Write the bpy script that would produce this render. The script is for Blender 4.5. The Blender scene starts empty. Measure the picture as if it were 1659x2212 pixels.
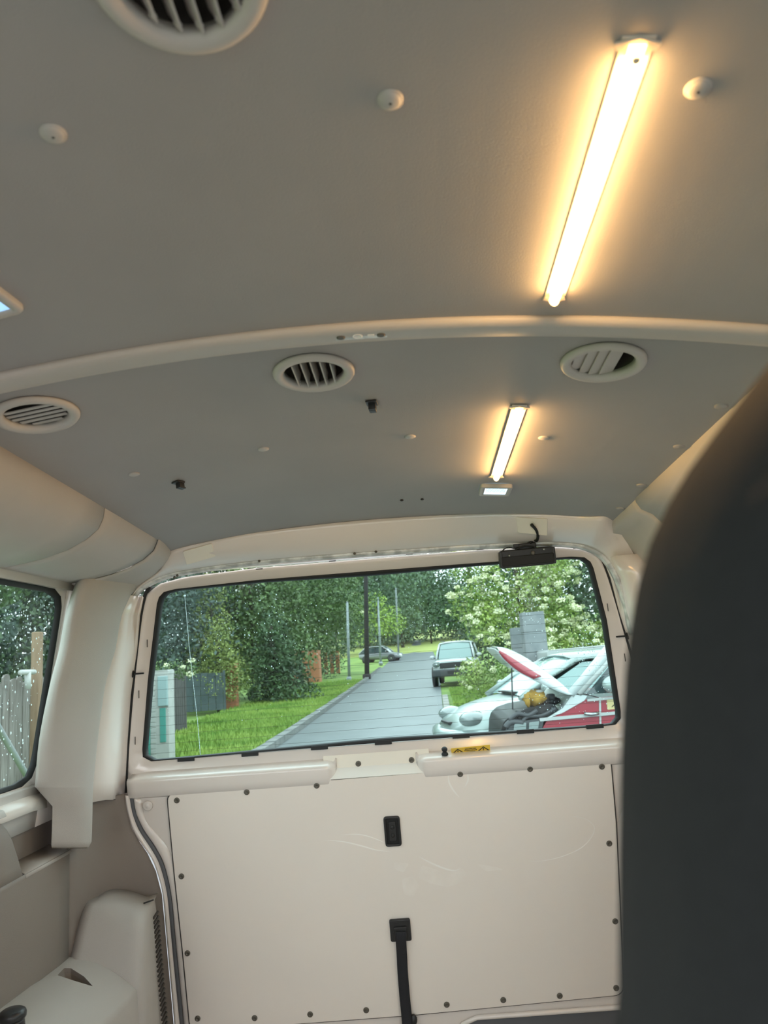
import bpy, bmesh, math, random
import numpy as np
from mathutils import Vector, Matrix

random.seed(7)
rng = np.random.default_rng(7)
sc = bpy.context.scene
COL = sc.collection
H = 1.53                      # camera height above the street; everything is laid out with the eye at z = 0, then lifted

# ------------------------------------------------------------------ camera
YAW, PITCH, ROLL, FPX = 0.0345, 0.196, 0.0767, 1582.0
CAM = Vector((0.1112, 0.0, 0.0))
FW = Vector((-math.sin(YAW) * math.cos(PITCH), math.cos(YAW) * math.cos(PITCH), math.sin(PITCH)))
_r0 = Vector((math.cos(YAW), math.sin(YAW), 0)); _u0 = _r0.cross(FW)
RT = math.cos(ROLL) * _r0 - math.sin(ROLL) * _u0
UP = RT.cross(FW)
cd = bpy.data.cameras.new('camera'); cam = bpy.data.objects.new('camera', cd); COL.objects.link(cam)
cd.sensor_fit = 'HORIZONTAL'; cd.sensor_width = 36.0; cd.lens = FPX / 1659.0 * 36.0
cd.clip_start = 0.02; cd.clip_end = 600
m = Matrix((RT, UP, -FW)).transposed().to_4x4(); m.translation = CAM + Vector((0, 0, H))
cam.matrix_world = m
cd.dof.use_dof = True; cd.dof.focus_distance = 1.85; cd.dof.aperture_fstop = 11.0
sc.camera = cam

# ------------------------------------------------------------------ world, exposure
wd = bpy.data.worlds.new('overcast'); sc.world = wd; wd.use_nodes = True
bg = wd.node_tree.nodes['Background']
bg.inputs[0].default_value = (0.93, 0.96, 1.0, 1); bg.inputs[1].default_value = 1.0
sc.view_settings.view_transform = 'Standard'; sc.view_settings.look = 'None'
sc.view_settings.gamma = 1.0; sc.view_settings.use_curve_mapping = False
sc.view_settings.exposure = 2.2
try:
    sc.cycles.max_bounces = 12; sc.cycles.diffuse_bounces = 6; sc.cycles.transparent_max_bounces = 24
    sc.cycles.sample_clamp_indirect = 6.0
except Exception:
    pass

# ------------------------------------------------------------------ pixel rays (used to place points on real planes)
def ray(u, v):
    return FW + RT * ((u - 829.5) / FPX) - UP * ((v - 1106.0) / FPX)
def on_plane(u, v, n, p):
    d = ray(u, v); n = Vector(n); t = (Vector(p) - CAM).dot(n) / d.dot(n)
    return CAM + d * t
def PX(u, v, x): return on_plane(u, v, (1, 0, 0), (x, 0, 0))
def PY(u, v, y): return on_plane(u, v, (0, 1, 0), (0, y, 0))
def PZ(u, v, z): return on_plane(u, v, (0, 0, 1), (0, 0, z))
def PW(u, v, o=0.0): return on_plane(u, v, (0, 1, .1773), (0, 1.9397 - o, -.1))     # tailgate window plane
def PT(u, v, o=0.0): return on_plane(u, v, (0, 1, .1806), (0, 1.95 - o, -.35))      # tailgate lower plane
def yW(z, o=0.0): return 1.9397 - o - .1773 * (z + .1)
def yT(z, o=0.0): return 1.95 - o - .1806 * (z + .35)
def roofz(x, y): return 0.375 - 0.0531 * (y - 1.03) - 0.1766 * x * x
def PR(u, v):
    d = ray(u, v); lo, hi = .01, 6
    for _ in range(50):
        t = (lo + hi) / 2; p = CAM + d * t
        if p.z > roofz(p.x, p.y): hi = t
        else: lo = t
    return CAM + d * lo
def gz(y):                                        # street rises gently away from the van
    return -H + (0.000245 * y * y if y < 110 else 0.000245 * 110 * 110 + 0.0539 * (y - 110)) if y > 0 else -H
def PG(u, v):
    d = ray(u, v); lo, hi = .1, 400
    for _ in range(60):
        t = (lo + hi) / 2; p = CAM + d * t
        if p.z < gz(p.y): hi = t
        else: lo = t
    return CAM + d * lo

# ------------------------------------------------------------------ materials
MATS = {}
def mat(name, col, rough=.5, metal=0., col2=None, scale=8., bump=0., bscale=200., coat=0., emit=None, estr=0., detail=4., spec=.5, lo=.35, hi=.65, stretch=None, trans=0., alpha=None):
    m = bpy.data.materials.new(name); m.use_nodes = True; MATS[name] = m
    nt = m.node_tree; b = nt.nodes['Principled BSDF']
    b.inputs['Base Color'].default_value = (*col, 1); b.inputs['Roughness'].default_value = rough
    b.inputs['Metallic'].default_value = metal; b.inputs['Specular IOR Level'].default_value = spec
    b.inputs['Coat Weight'].default_value = coat; b.inputs['Coat Roughness'].default_value = .12
    b.inputs['Transmission Weight'].default_value = trans
    tc = None
    if col2 or bump:
        tc = nt.nodes.new('ShaderNodeTexCoord'); src = tc.outputs['Object']
        if stretch:
            mp = nt.nodes.new('ShaderNodeMapping'); mp.inputs['Scale'].default_value = stretch
            nt.links.new(src, mp.inputs[0]); src = mp.outputs[0]
    if col2:
        n = nt.nodes.new('ShaderNodeTexNoise'); n.inputs['Scale'].default_value = scale; n.inputs['Detail'].default_value = detail
        r = nt.nodes.new('ShaderNodeValToRGB'); r.color_ramp.elements[0].color = (*col, 1); r.color_ramp.elements[1].color = (*col2, 1)
        r.color_ramp.elements[0].position = lo; r.color_ramp.elements[1].position = hi
        nt.links.new(src, n.inputs[0]); nt.links.new(n.outputs[0], r.inputs[0]); nt.links.new(r.outputs[0], b.inputs['Base Color'])
    if bump:
        n2 = nt.nodes.new('ShaderNodeTexNoise'); n2.inputs['Scale'].default_value = bscale; n2.inputs['Detail'].default_value = 2
        bp = nt.nodes.new('ShaderNodeBump'); bp.inputs['Strength'].default_value = bump; bp.inputs['Distance'].default_value = .002
        nt.links.new(src, n2.inputs[0]); nt.links.new(n2.outputs[0], bp.inputs['Height']); nt.links.new(bp.outputs[0], b.inputs['Normal'])
    if emit:
        b.inputs['Emission Color'].default_value = (*emit, 1); b.inputs['Emission Strength'].default_value = estr
    return m
def glassmat(name, tint, refl=.06, rough=.0):
    m = bpy.data.materials.new(name); m.use_nodes = True; MATS[name] = m
    nt = m.node_tree; nt.nodes.clear()
    o = nt.nodes.new('ShaderNodeOutputMaterial'); t = nt.nodes.new('ShaderNodeBsdfTransparent'); g = nt.nodes.new('ShaderNodeBsdfGlossy')
    t.inputs[0].default_value = (*tint, 1); g.inputs['Roughness'].default_value = rough
    fr = nt.nodes.new('ShaderNodeFresnel')
    ge = nt.nodes.new('ShaderNodeNewGeometry'); ma = nt.nodes.new('ShaderNodeMath'); ma.operation = 'MULTIPLY_ADD'      # same reflection from both sides of the single pane
    ma.inputs[1].default_value = 1/1.45 - 1.45; ma.inputs[2].default_value = 1.45
    nt.links.new(ge.outputs['Backfacing'], ma.inputs[0]); nt.links.new(ma.outputs[0], fr.inputs[0])
    mx = nt.nodes.new('ShaderNodeMixShader'); nt.links.new(fr.outputs[0], mx.inputs[0]); nt.links.new(t.outputs[0], mx.inputs[1]); nt.links.new(g.outputs[0], mx.inputs[2])
    nt.links.new(mx.outputs[0], o.inputs[0])
    return m
mat('headliner', (.335, .325, .315), .62, col2=(.365, .354, .342), scale=5, bump=.15, bscale=700, lo=.3, hi=.7)
mat('trim_plastic', (.47, .445, .41), .5, col2=(.50, .47, .435), scale=6, bump=.2, bscale=900)
mat('vent_plastic', (.50, .475, .44), .45, bump=.08, bscale=700)
mat('cap_plastic', (.47, .45, .42), .45, bump=.05, bscale=700)
mat('cover_plastic', (.86, .82, .72), .5, bump=.08, bscale=600)
mat('lining', (.205, .172, .150), .55, col2=(.225, .190, .166), scale=4, bump=.25, bscale=900)
mat('lining_light', (.40, .375, .345), .5, col2=(.43, .40, .37), scale=4, bump=.25, bscale=900)
mat('paint', (.80, .745, .70), .24, metal=.05, col2=(.825, .77, .725), scale=3, coat=.4)
mat('paint_light', (.76, .74, .70), .25, col2=(.80, .775, .73), scale=5, coat=.5)
mat('board', (.86, .80, .735), .33, col2=(.885, .825, .76), scale=2.2, bump=.02, bscale=60, coat=.15)
mat('board_edge', (.86, .85, .80), .4)
mat('flange_mix', (.50, .52, .51), .35, metal=.3, col2=(.80, .82, .80), scale=38, lo=.42, hi=.6, coat=.3)
mat('black_plastic', (.019, .020, .022), .38, bump=.1, bscale=400)
mat('black_rubber', (.010, .011, .012), .6)
mat('grey_rubber', (.11, .115, .125), .6)
mat('screw_grey', (.13, .12, .10), .45, metal=.3)
mat('screw_dark', (.02, .02, .02), .5)
mat('duct_dark', (.05, .045, .04), .7)
mat('yellow_label', (.95, .66, .07), .45)
mat('label_ink', (.03, .025, .02), .6)
mat('strap_web', (.012, .013, .018), .7, bump=.3, bscale=500)
mat('seat_cloth', (.0065, .0085, .010), .85, col2=(.009, .0115, .013), scale=300, bump=.3, bscale=900)
mat('led_diffuser', (1, .9, .75), .5, emit=(1.0, .56, .20), estr=19)
mat('led_end', (.9, .62, .32), .5, emit=(1.0, .50, .14), estr=3.0)
mat('led_profile', (.66, .60, .52), .4)
mat('lamp_lens', (.75, .88, 1.0), .2, emit=(.55, .82, 1.0), estr=.55)
mat('lamp_rib', (.30, .45, .60), .3, emit=(.25, .5, .85), estr=.08)
mat('lamp_blue', (.25, .45, .65), .2, emit=(.35, .62, 1.0), estr=.25)
mat('floor_vinyl', (.52, .475, .43), .6, col2=(.56, .51, .465), scale=20)  # unseen floor, kept pale and warm so it bounces light upward
mat('pale_mark', (.95, .92, .87), .25)
mat('stain_pale', (.868, .812, .748), .45, col2=(.90, .85, .79), scale=30)
mat('slot_dark', (.06, .055, .05), .6)
glassmat('rear_glass', (.56, .74, .73)); glassmat('side_glass', (.60, .74, .72)); glassmat('clear_glass', (.9, .95, .94))
mat('drop', (.95, .98, 1.0), .05, spec=.8)
_nt = MATS['drop'].node_tree; _tr = _nt.nodes.new('ShaderNodeBsdfTranslucent'); _tr.inputs[0].default_value = (.95, .98, 1, 1)
_mx = _nt.nodes.new('ShaderNodeMixShader'); _mx.inputs[0].default_value = .75
_nt.links.new(_nt.nodes['Principled BSDF'].outputs[0], _mx.inputs[1]); _nt.links.new(_tr.outputs[0], _mx.inputs[2]); _nt.links.new(_mx.outputs[0], _nt.nodes['Material Output'].inputs[0])
mat('heater', (.05, .06, .05), .5)
# outdoors
mat('asphalt', (.110, .120, .126), .40, col2=(.140, .152, .160), scale=1.3, bump=.5, bscale=30, detail=8)
mat('kerb_stone', (.14, .145, .14), .8, col2=(.20, .20, .19), scale=4, bump=.4, bscale=30)
mat('kerb_white', (.30, .29, .265), .8, col2=(.36, .35, .32), scale=4)
mat('grass', (.100, .180, .026), .85, col2=(.200, .290, .050), scale=.55, bump=.6, bscale=20, detail=9)
mat('grass_blade', (.120, .230, .030), .7, col2=(.290, .390, .075), scale=.8, detail=6)
mat('field', (.30, .34, .08), .9, col2=(.36, .38, .10), scale=.1)
mat('leaf_dark', (.020, .042, .020), .6, col2=(.085, .150, .060), scale=1.3, detail=5)
mat('leaf_mid', (.035, .070, .024), .6, col2=(.150, .225, .075), scale=1.3, detail=5)
mat('leaf_blue', (.028, .048, .040), .65, col2=(.085, .125, .100), scale=1.2, detail=5)
mat('leaf_yellow', (.115, .155, .038), .65, col2=(.29, .34, .10), scale=1.6, detail=5)
mat('leaf_lime', (.17, .27, .04), .6, col2=(.32, .42, .08), scale=1., detail=5)
mat('leaf_elder', (.105, .185, .036), .55, col2=(.38, .47, .12), scale=1.5, detail=5)
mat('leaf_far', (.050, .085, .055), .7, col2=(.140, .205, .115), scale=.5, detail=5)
mat('blossom', (.72, .72, .46), .8, col2=(.86, .85, .62), scale=3)
mat('blossom_pink', (.30, .17, .17), .8, col2=(.42, .30, .28), scale=3)
mat('bark', (.045, .035, .028), .9, col2=(.08, .065, .05), scale=8, bump=.5, bscale=30)
mat('plank', (.12, .105, .095), .85, col2=(.24, .225, .21), scale=6, stretch=(9, 9, .6), bump=.5, bscale=12)
mat('plank_dark', (.055, .050, .050), .85, col2=(.10, .092, .088), scale=6, stretch=(9, 9, .6), bump=.5, bscale=12)
mat('brick', (.40, .15, .08), .85, col2=(.50, .21, .11), scale=6)
mat('mortar', (.30, .26, .22), .9)
mat('white_render', (.36, .355, .33), .8, col2=(.42, .415, .39), scale=5, bump=.4, bscale=20)
mat('teal_paint', (.06, .25, .21), .5)
mat('pale_box', (.26, .35, .35), .4)
mat('gate_grey', (.060, .080, .090), .5, col2=(.085, .105, .115), scale=3)
mat('concrete', (.17, .185, .19), .85, col2=(.215, .228, .232), scale=5, bump=.4, bscale=25)
mat('concrete_joint', (.14, .15, .15), .9)
mat('pole_grey', (.26, .29, .295), .5, metal=.3)
mat('pole_wood', (.030, .026, .026), .9)
mat('post_wood', (.20, .13, .08), .85, col2=(.26, .18, .12), scale=4, stretch=(6, 6, .8))
mat('car_silver', (.31, .37, .355), .28, metal=.35, coat=.5)
mat('car_white', (.50, .53, .53), .3, coat=.5)
mat('car_grey', (.24, .24, .25), .3, metal=.4, coat=.5)
mat('car_red', (.30, .020, .036), .3, coat=.5)
mat('car_glass', (.035, .055, .058), .06, spec=.9)
mat('car_glass_pale', (.20, .30, .29), .06, spec=.9)
mat('car_black', (.010, .011, .013), .5)
mat('car_dark_grey', (.05, .053, .058), .5)
mat('headlamp', (.20, .235, .23), .12, spec=.8, coat=.5)
mat('chrome', (.4, .42, .42), .2, metal=.9)
mat('rag_yellow', (.26, .14, .015), .8, col2=(.36, .21, .03), scale=20)
mat('sticker_cream', (.58, .46, .22), .5)
mat('trailer_white', (.40, .41, .40), .5)

# ------------------------------------------------------------------ mesh helpers
def org(o):
    if o is None: return Vector((0, 0, 0))
    while o.parent is not None: o = o.parent
    return Vector(o.get('_l', (0, 0, 0))) if '_l' in o.keys() else o.location.copy()
def tag(o, label, cat, group=None, kind=None):
    o['label'] = label; o['category'] = cat
    if group: o['group'] = group
    if kind: o['kind'] = kind
    return o
def root(name, loc, label, cat, group=None, kind=None, rz=0.0):
    o = bpy.data.objects.new(name, None); COL.objects.link(o); o.location = loc; o.rotation_euler = (0, 0, rz); o.empty_display_size = .05
    return tag(o, label, cat, group, kind)
def M(name, V, F, mt, parent=None, smooth=False, solid=0., bevel=0., sub=0, local=False, off=1.0, seg=2, auto=None):
    me = bpy.data.meshes.new(name)
    V = [Vector(v) for v in V]
    if not local:
        if parent is not None: L = org(parent)
        else:
            n = max(1, len(V)); L = Vector((sum(v.x for v in V) / n, sum(v.y for v in V) / n, min(v.z for v in V)))
        V = [v - L for v in V]
    me.from_pydata([tuple(v) for v in V], [], [tuple(f) for f in F]); me.update()
    bm = bmesh.new(); bm.from_mesh(me); bmesh.ops.recalc_face_normals(bm, faces=bm.faces); bm.to_mesh(me); bm.free()
    me.materials.append(MATS[mt] if isinstance(mt, str) else mt)
    o = bpy.data.objects.new(name, me); COL.objects.link(o)
    if parent is not None: o.parent = parent
    elif not local: o.location = L
    if smooth:
        me.polygons.foreach_set('use_smooth', [True] * len(me.polygons))
    if solid:
        md = o.modifiers.new('s', 'SOLIDIFY'); md.thickness = solid; md.offset = off
    if bevel:
        md = o.modifiers.new('b', 'BEVEL'); md.width = bevel; md.segments = seg; md.limit_method = 'ANGLE'; md.angle_limit = .6
        me.polygons.foreach_set('use_smooth', [True] * len(me.polygons))
        o.modifiers.new('w', 'WEIGHTED_NORMAL')
    if sub:
        md = o.modifiers.new('u', 'SUBSURF'); md.levels = sub; md.render_levels = sub
    return o
class B:                                           # collects shapes for ONE mesh
    def __init__(s): s.V = []; s.F = []
    def add(s, V, F, mx=None):
        n = len(s.V); s.V += [(mx @ Vector(v) if mx else Vector(v)) for v in V]; s.F += [tuple(i + n for i in f) for f in F]; return s
    def box(s, a, b, mx=None):
        x0, y0, z0 = a; x1, y1, z1 = b
        return s.add([(x0,y0,z0),(x1,y0,z0),(x1,y1,z0),(x0,y1,z0),(x0,y0,z1),(x1,y0,z1),(x1,y1,z1),(x0,y1,z1)],
                     [(0,3,2,1),(4,5,6,7),(0,1,5,4),(1,2,6,5),(2,3,7,6),(3,0,4,7)], mx)
    def lathe(s, prof, n=24, mx=None, cap=True):   # prof: (r, z)
        V = []; F = []
        for r, z in prof:
            for k in range(n): a = 2 * math.pi * k / n; V.append((r * math.cos(a), r * math.sin(a), z))
        for i in range(len(prof) - 1):
            for k in range(n): F.append((i*n+k, i*n+(k+1) % n, (i+1)*n+(k+1) % n, (i+1)*n+k))
        if cap: F.append(tuple(range(n))[::-1]); F.append(tuple(range((len(prof)-1)*n, len(prof)*n)))
        return s.add(V, F, mx)
    def tube(s, pts, r, n=8, mx=None):
        pts = [Vector(p) for p in pts]; V = []; F = []; up = Vector((0, 0, 1))
        rs = r if isinstance(r, (list, tuple)) else [r] * len(pts)
        for i, p in enumerate(pts):
            d = (pts[min(i+1, len(pts)-1)] - pts[max(i-1, 0)]).normalized()
            a = d.cross(up)
            if a.length < 1e-3: a = d.cross(Vector((1, 0, 0)))
            a.normalize(); b = d.cross(a)
            for k in range(n): t = 2*math.pi*k/n; V.append(p + (a*math.cos(t) + b*math.sin(t)) * rs[i])
        for i in range(len(pts)-1):
            for k in range(n): F.append((i*n+k, i*n+(k+1) % n, (i+1)*n+(k+1) % n, (i+1)*n+k))
        F.append(tuple(range(n))[::-1]); F.append(tuple(range((len(pts)-1)*n, len(pts)*n)))
        return s.add(V, F, mx)
    def prism(s, poly, h0, h1, mx=None):            # poly in local xy, extruded in z
        n = len(poly)
        return s.add([(x, y, h0) for x, y in poly] + [(x, y, h1) for x, y in poly],
                     [tuple(range(n))[::-1], tuple(range(n, 2*n))] + [(i, (i+1) % n, n+(i+1) % n, n+i) for i in range(n)], mx)
    def ell(s, c, r, n=12, mm=8, mx=None):
        V = []; F = []
        for i in range(mm + 1):
            t = math.pi * i / mm
            for k in range(n):
                a = 2*math.pi*k/n; V.append((c[0]+r[0]*math.sin(t)*math.cos(a), c[1]+r[1]*math.sin(t)*math.sin(a), c[2]+r[2]*math.cos(t)))
        for i in range(mm):
            for k in range(n): F.append((i*n+k, i*n+(k+1) % n, (i+1)*n+(k+1) % n, (i+1)*n+k))
        return s.add(V, F, mx)
    def grid(s, rows, mx=None):
        w = len(rows[0]); V = [p for r in rows for p in r]
        F = [(i*w+j, i*w+j+1, (i+1)*w+j+1, (i+1)*w+j) for i in range(len(rows)-1) for j in range(w-1)]
        return s.add(V, F, mx)
    def out(s, name, mt, parent=None, **k): return M(name, s.V, s.F, mt, parent, **k)
def resample(pts, n):
    pts = [Vector(p) for p in pts]; L = [0]
    for a, b in zip(pts, pts[1:]): L.append(L[-1] + (b - a).length)
    out = []; j = 0
    for i in range(n):
        t = L[-1] * i / (n - 1)
        while j < len(L) - 2 and L[j+1] < t: j += 1
        f = (t - L[j]) / max(1e-9, L[j+1] - L[j]); out.append(pts[j].lerp(pts[j+1], max(0, min(1, f))))
    return out
def smooth_poly(pts, n=6):                          # Catmull-Rom through the points
    pts = [Vector(p) for p in pts]; o = []
    for i in range(len(pts)-1):
        p0 = pts[max(0, i-1)]; p1 = pts[i]; p2 = pts[i+1]; p3 = pts[min(len(pts)-1, i+2)]
        for k in range(n):
            t = k / n; o.append(.5*((2*p1)+(p2-p0)*t+(2*p0-5*p1+4*p2-p3)*t*t+(3*p1-p0-3*p2+p3)*t**3))
    o.append(pts[-1]); return o
def round_poly(pts, r, n=6):                        # 2-D polygon with rounded corners; r scalar or list
    out = []; N = len(pts)
    for i in range(N):
        p = Vector(pts[i]); a = Vector(pts[i-1]) - p; b = Vector(pts[(i+1) % N]) - p
        rr = r[i] if isinstance(r, (list, tuple)) else r
        rr = min(rr, a.length * .49, b.length * .49)
        pa = p + a.normalized() * rr; pb = p + b.normalized() * rr
        if rr < 1e-6: out.append(p); continue
        for k in range(n + 1):
            t = k / n; out.append((1-t)**2*pa + 2*t*(1-t)*p + t*t*pb)
    return out
def by_angle(poly, c, n):                           # resample a star-shaped closed 2-D polygon by angle
    out = []; N = len(poly)
    for k in range(n):
        a = 2*math.pi*k/n; d = Vector((math.cos(a), math.sin(a))); best = None
        for i in range(N):
            p = Vector(poly[i]) - Vector(c); q = Vector(poly[(i+1) % N]) - Vector(c); e = q - p
            den = d.x * e.y - d.y * e.x
            if abs(den) < 1e-12: continue
            t = (p.x*e.y - p.y*e.x) / den; s_ = (p.x*d.y - p.y*d.x) / den
            if t > 0 and -1e-6 <= s_ <= 1 + 1e-6 and (best is None or t > best): best = t
        out.append(Vector(c) + d * best)
    return out
def ring_rows(b, rows):                             # closed rings lofted
    n = len(rows[0]); V = [p for r in rows for p in r]; F = []
    for i in range(len(rows)-1):
        for k in range(n): F.append((i*n+k, i*n+(k+1) % n, (i+1)*n+(k+1) % n, (i+1)*n+k))
    return b.add(V, F)
def mesh_at(name, me, loc, parent, rot=None):       # shared mesh data placed in world coordinates
    o = bpy.data.objects.new(name, me); COL.objects.link(o); o.parent = parent
    mm = (rot.to_4x4() if rot else Matrix.Identity(4)); mm.translation = Vector(loc) - org(parent)
    o.matrix_local = mm
    return o
def roofM(x, y, dz=0.0):                            # local frame on the roof lining: z points down into the van, y to the rear
    n = Vector((2 * .1766 * x, .0531, 1)).normalized(); lz = -n
    ly = Vector((0, 1, -.0531)).normalized(); lx = ly.cross(lz).normalized(); ly = lz.cross(lx)
    mm = Matrix((lx, ly, lz)).transposed().to_4x4(); mm.translation = Vector((x, y, roofz(x, y))) + lz * dz
    return mm

# ================================================================== VAN SHELL
# ---- ceiling: two lining panels with holes for the vents, under a roof skin
ceil_ = root('ceiling', (0, .3, .40), 'grey van roof lining in two panels either side of the arched crossbar', 'ceiling', kind='structure')
VENTS = [(-.378, .920), (0., .922), (.380, .914), (0., .3625)]
def roof_panel(y0, y1, x0, x1, holes, dz, rear_curve=None):
    nx, ny = 44, 30
    V = []; F = []
    for j in range(ny+1):
        for i in range(nx+1):
            x = x0 + (x1-x0)*i/nx; ye = rear_curve(x) if rear_curve else y1
            y = y0 + (ye-y0)*j/ny; V.append(Vector((x, y, roofz(x, y) + dz)))
    n0 = len(V); V += [v + Vector((0, 0, .004)) for v in V]
    w = nx + 1
    for j in range(ny):
        for i in range(nx):
            a = j*w+i; F.append((a, a+1, a+w+1, a+w)); F.append((n0+a, n0+a+w, n0+a+w+1, n0+a+1))
    for i in range(nx): F.append((i, n0+i, n0+i+1, i+1)); a = ny*w+i; F.append((a, a+1, n0+a+1, n0+a))
    for j in range(ny): a = j*w; F.append((a, a+w, n0+a+w, n0+a)); a = j*w+nx; F.append((a, n0+a, n0+a+w, a+w))
    o = M('roof_panel', V, F, 'headliner', ceil_)
    if holes:
        b = B()
        for hx, hy in holes: b.lathe([(.0425, -.05), (.0425, .05)], 40, roofM(hx, hy))
        c = b.out('cutter', 'headliner')
        md = o.modifiers.new('h', 'BOOLEAN'); md.object = c; md.operation = 'DIFFERENCE'; md.solver = 'EXACT'
        bpy.context.view_layer.update()
        me = bpy.data.meshes.new_from_object(o.evaluated_get(bpy.context.evaluated_depsgraph_get()))
        o.modifiers.clear(); old = o.data; o.data = me; bpy.data.meshes.remove(old)
        cm = c.data; bpy.data.objects.remove(c); bpy.data.meshes.remove(cm)
    return o
roof_panel(-1.55, .800, -.74, .78, [VENTS[3]], .0)
roof_panel(.815, 1.80, -.74, .78, VENTS[:3], .002)
B().grid([[(x, y, roofz(x, y) + .055) for x in np.linspace(-.80, .84, 17)] for y in (-1.7, -.5, .5, 1.2, 1.86)]).out('roof_skin', 'paint', ceil_, smooth=True, solid=.01)
for u, v in ((868, 1081), (912, 1079)):
    p = PR(u, v); B().lathe([(.0028, -.002), (.0040, .0004), (.0026, .0016), (.0001, .0016)], 12, roofM(p.x, p.y)).out('rivet_hole', 'screw_dark', ceil_, smooth=True)

# ---- arched crossbar between the panels
t1 = root('trim_1', (0, .8, .38), 'arched light grey crossbar strip across the roof between the lining panels', 'roof trim', kind='structure')
prof = [(.797, .0015), (.7965, -.004), (.799, -.0065), (.806, -.0072), (.822, -.0060), (.836, -.0030), (.842, .0015)]
rows = []
for i in range(61):
    x = -.60 + 1.30 * i / 60
    rows.append([(x, y, roofz(x, .82) + dz - .0531*(y-.82)) for y, dz in prof])
B().grid(rows).out('strip', 'vent_plastic', t1, smooth=True, solid=.002, off=-1)
mm = roofM(.072, .814, .0080)
pl = B().box((-.031, -.008, -.001), (.031, .008, .0006), mm).out('mounting_plate', 'flange_mix', t1, bevel=.0004)
for dx in (-.024, .024): B().lathe([(.0052, 0), (.0052, .0012), (.0030, .0020), (.0001, .0014)], 14, mm @ Matrix.Translation((dx, .0, .0004))).out('screw', 'screw_grey', pl, smooth=True)
B().lathe([(.006, 0), (.006, .0008), (.0045, .001), (.0044, .0003), (.0001, .0003)], 18, mm @ Matrix.Translation((.004, 0, .0004))).out('ring_mark', 'pale_mark', pl, smooth=True)
B().box((-.016, -.003, 0), (-.008, .003, .0016), mm).out('glue_blob', 'board_edge', pl, bevel=.001)

# ---- overhead air duct along the left side (three covers with seams)
t2 = root('trim_2', (-.56, .5, .22), 'bulging grey overhead duct cover running above the left side window', 'duct cover', kind='structure')
dprof = [(-.468, .345), (-.4690, .318), (-.472, .300), (-.481, .281), (-.505, .262), (-.540, .2455), (-.580, .234), (-.620, .227), (-.655, .2225), (-.70, .221)]
def duct(name, y0, y1, ny=10, shift=lambda y: 0., gap=.0012):
    rows = []
    for j in range(ny+1):
        y = y0 + gap + (y1 - y0 - 2*gap) * j / ny; rows.append([(x - shift(y)*.6, y, z + shift(y)*.0) for x, z in dprof])
    return B().grid(rows).out(name, 'trim_plastic', t2, smooth=True, solid=.003, off=-1)
duct('cover', -1.5, 1.348, 30); duct('cover', 1.350, 1.640, 8)
rows = []                                              # rear corner piece that rounds off into the header
endp = [(369, 1184), (369, 1190), (367, 1198), (363, 1206), (356, 1217), (346, 1227), (334, 1239), (318, 1250), (300, 1264), (282, 1288)]
endr = []
for k, (u, v) in enumerate(endp):
    a = PR(369, 1188); o_k = .105 - (.105 - .044) * min(1, k/8)
    endr.append(PW(u, v, o_k))
for j in range(11):
    t = j / 10; row = []
    for k, (x, z) in enumerate(dprof):
        a = Vector((x, 1.642, z)); c = endr[k]; s = t
        p = a.lerp(c, s); bulge = math.sin(math.pi*t) * .010
        row.append(p + Vector((bulge*.6, 0, -bulge*.5)) if k > 1 else p)
    rows.append(row)
B().grid(rows).out('corner_cover', 'trim_plastic', t2, smooth=True, solid=.003, off=-1)

# ---- right side rail cover
t5 = root('trim_5', (.64, .5, .2), 'slim grey roof rail cover on the right side beside the dark seat', 'rail trim', kind='structure')
rprof = [(.590, .34), (.592, .300), (.600, .285), (.622, .262), (.640, .240), (.662, .205), (.690, .17), (.72, .10)]
def rail(y0, y1, n=12):
    B().grid([[(x, y0 + (y1-y0)*j/n, z - .055*(y0 + (y1-y0)*j/n - 1.2)*(1 if k < 3 else .4)) for k, (x, z) in enumerate(rprof)] for j in range(n+1)]).out('cover', 'trim_plastic', t5, smooth=True, solid=.003)
rail(-1.5, 1.535); 
rows = []
for j in range(9):
    t = j/8; y = 1.538 + .30*t
    rows.append([(x, y, z - .055*(y-1.2)*(1 if k < 3 else .4)) for k, (x, z) in enumerate(rprof)])
B().grid(rows).out('corner_cover', 'trim_plastic', t5, smooth=True, solid=.003)

# ---- rear header above the tailgate window
t4 = root('trim_4', (0, 1.8, .26), 'smooth beige header panel arching above the tailgate window', 'header trim', kind='structure')
HD = [  # (upper point, its depth: None = on the roof lining, else offset in front of the window plane), lower point
    ((255, 1405), .040, (258, 1420)), ((263, 1338), .040, (262, 1372)), ((276, 1298), .042, (268, 1332)), ((299, 1265), .047, (281, 1296)), ((330, 1241), .056, (301, 1271)),
    ((352, 1222), .070, (328, 1255)), ((367, 1192), None, (378, 1238)), ((470, 1167), None, (490, 1221)), ((578, 1148), None, (595, 1210)), ((781, 1125), None, (790, 1195)),
    ((1004, 1112), None, (1000, 1181)), ((1150, 1112), None, (1140, 1174)), ((1248, 1117), None, (1222, 1174)), ((1305, 1117), None, (1268, 1182)), ((1345, 1113), .120, (1304, 1203)),
    ((1366, 1150), .080, (1331, 1242)), ((1384, 1230), .055, (1350, 1296)), ((1402, 1330), .042, (1368, 1370))]
upE = smooth_poly([PR(*a) if o is None else PW(*a, o) for a, o, l in HD], 5)
loE = smooth_poly([PW(*l, .032) for a, o, l in HD], 5)
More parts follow.
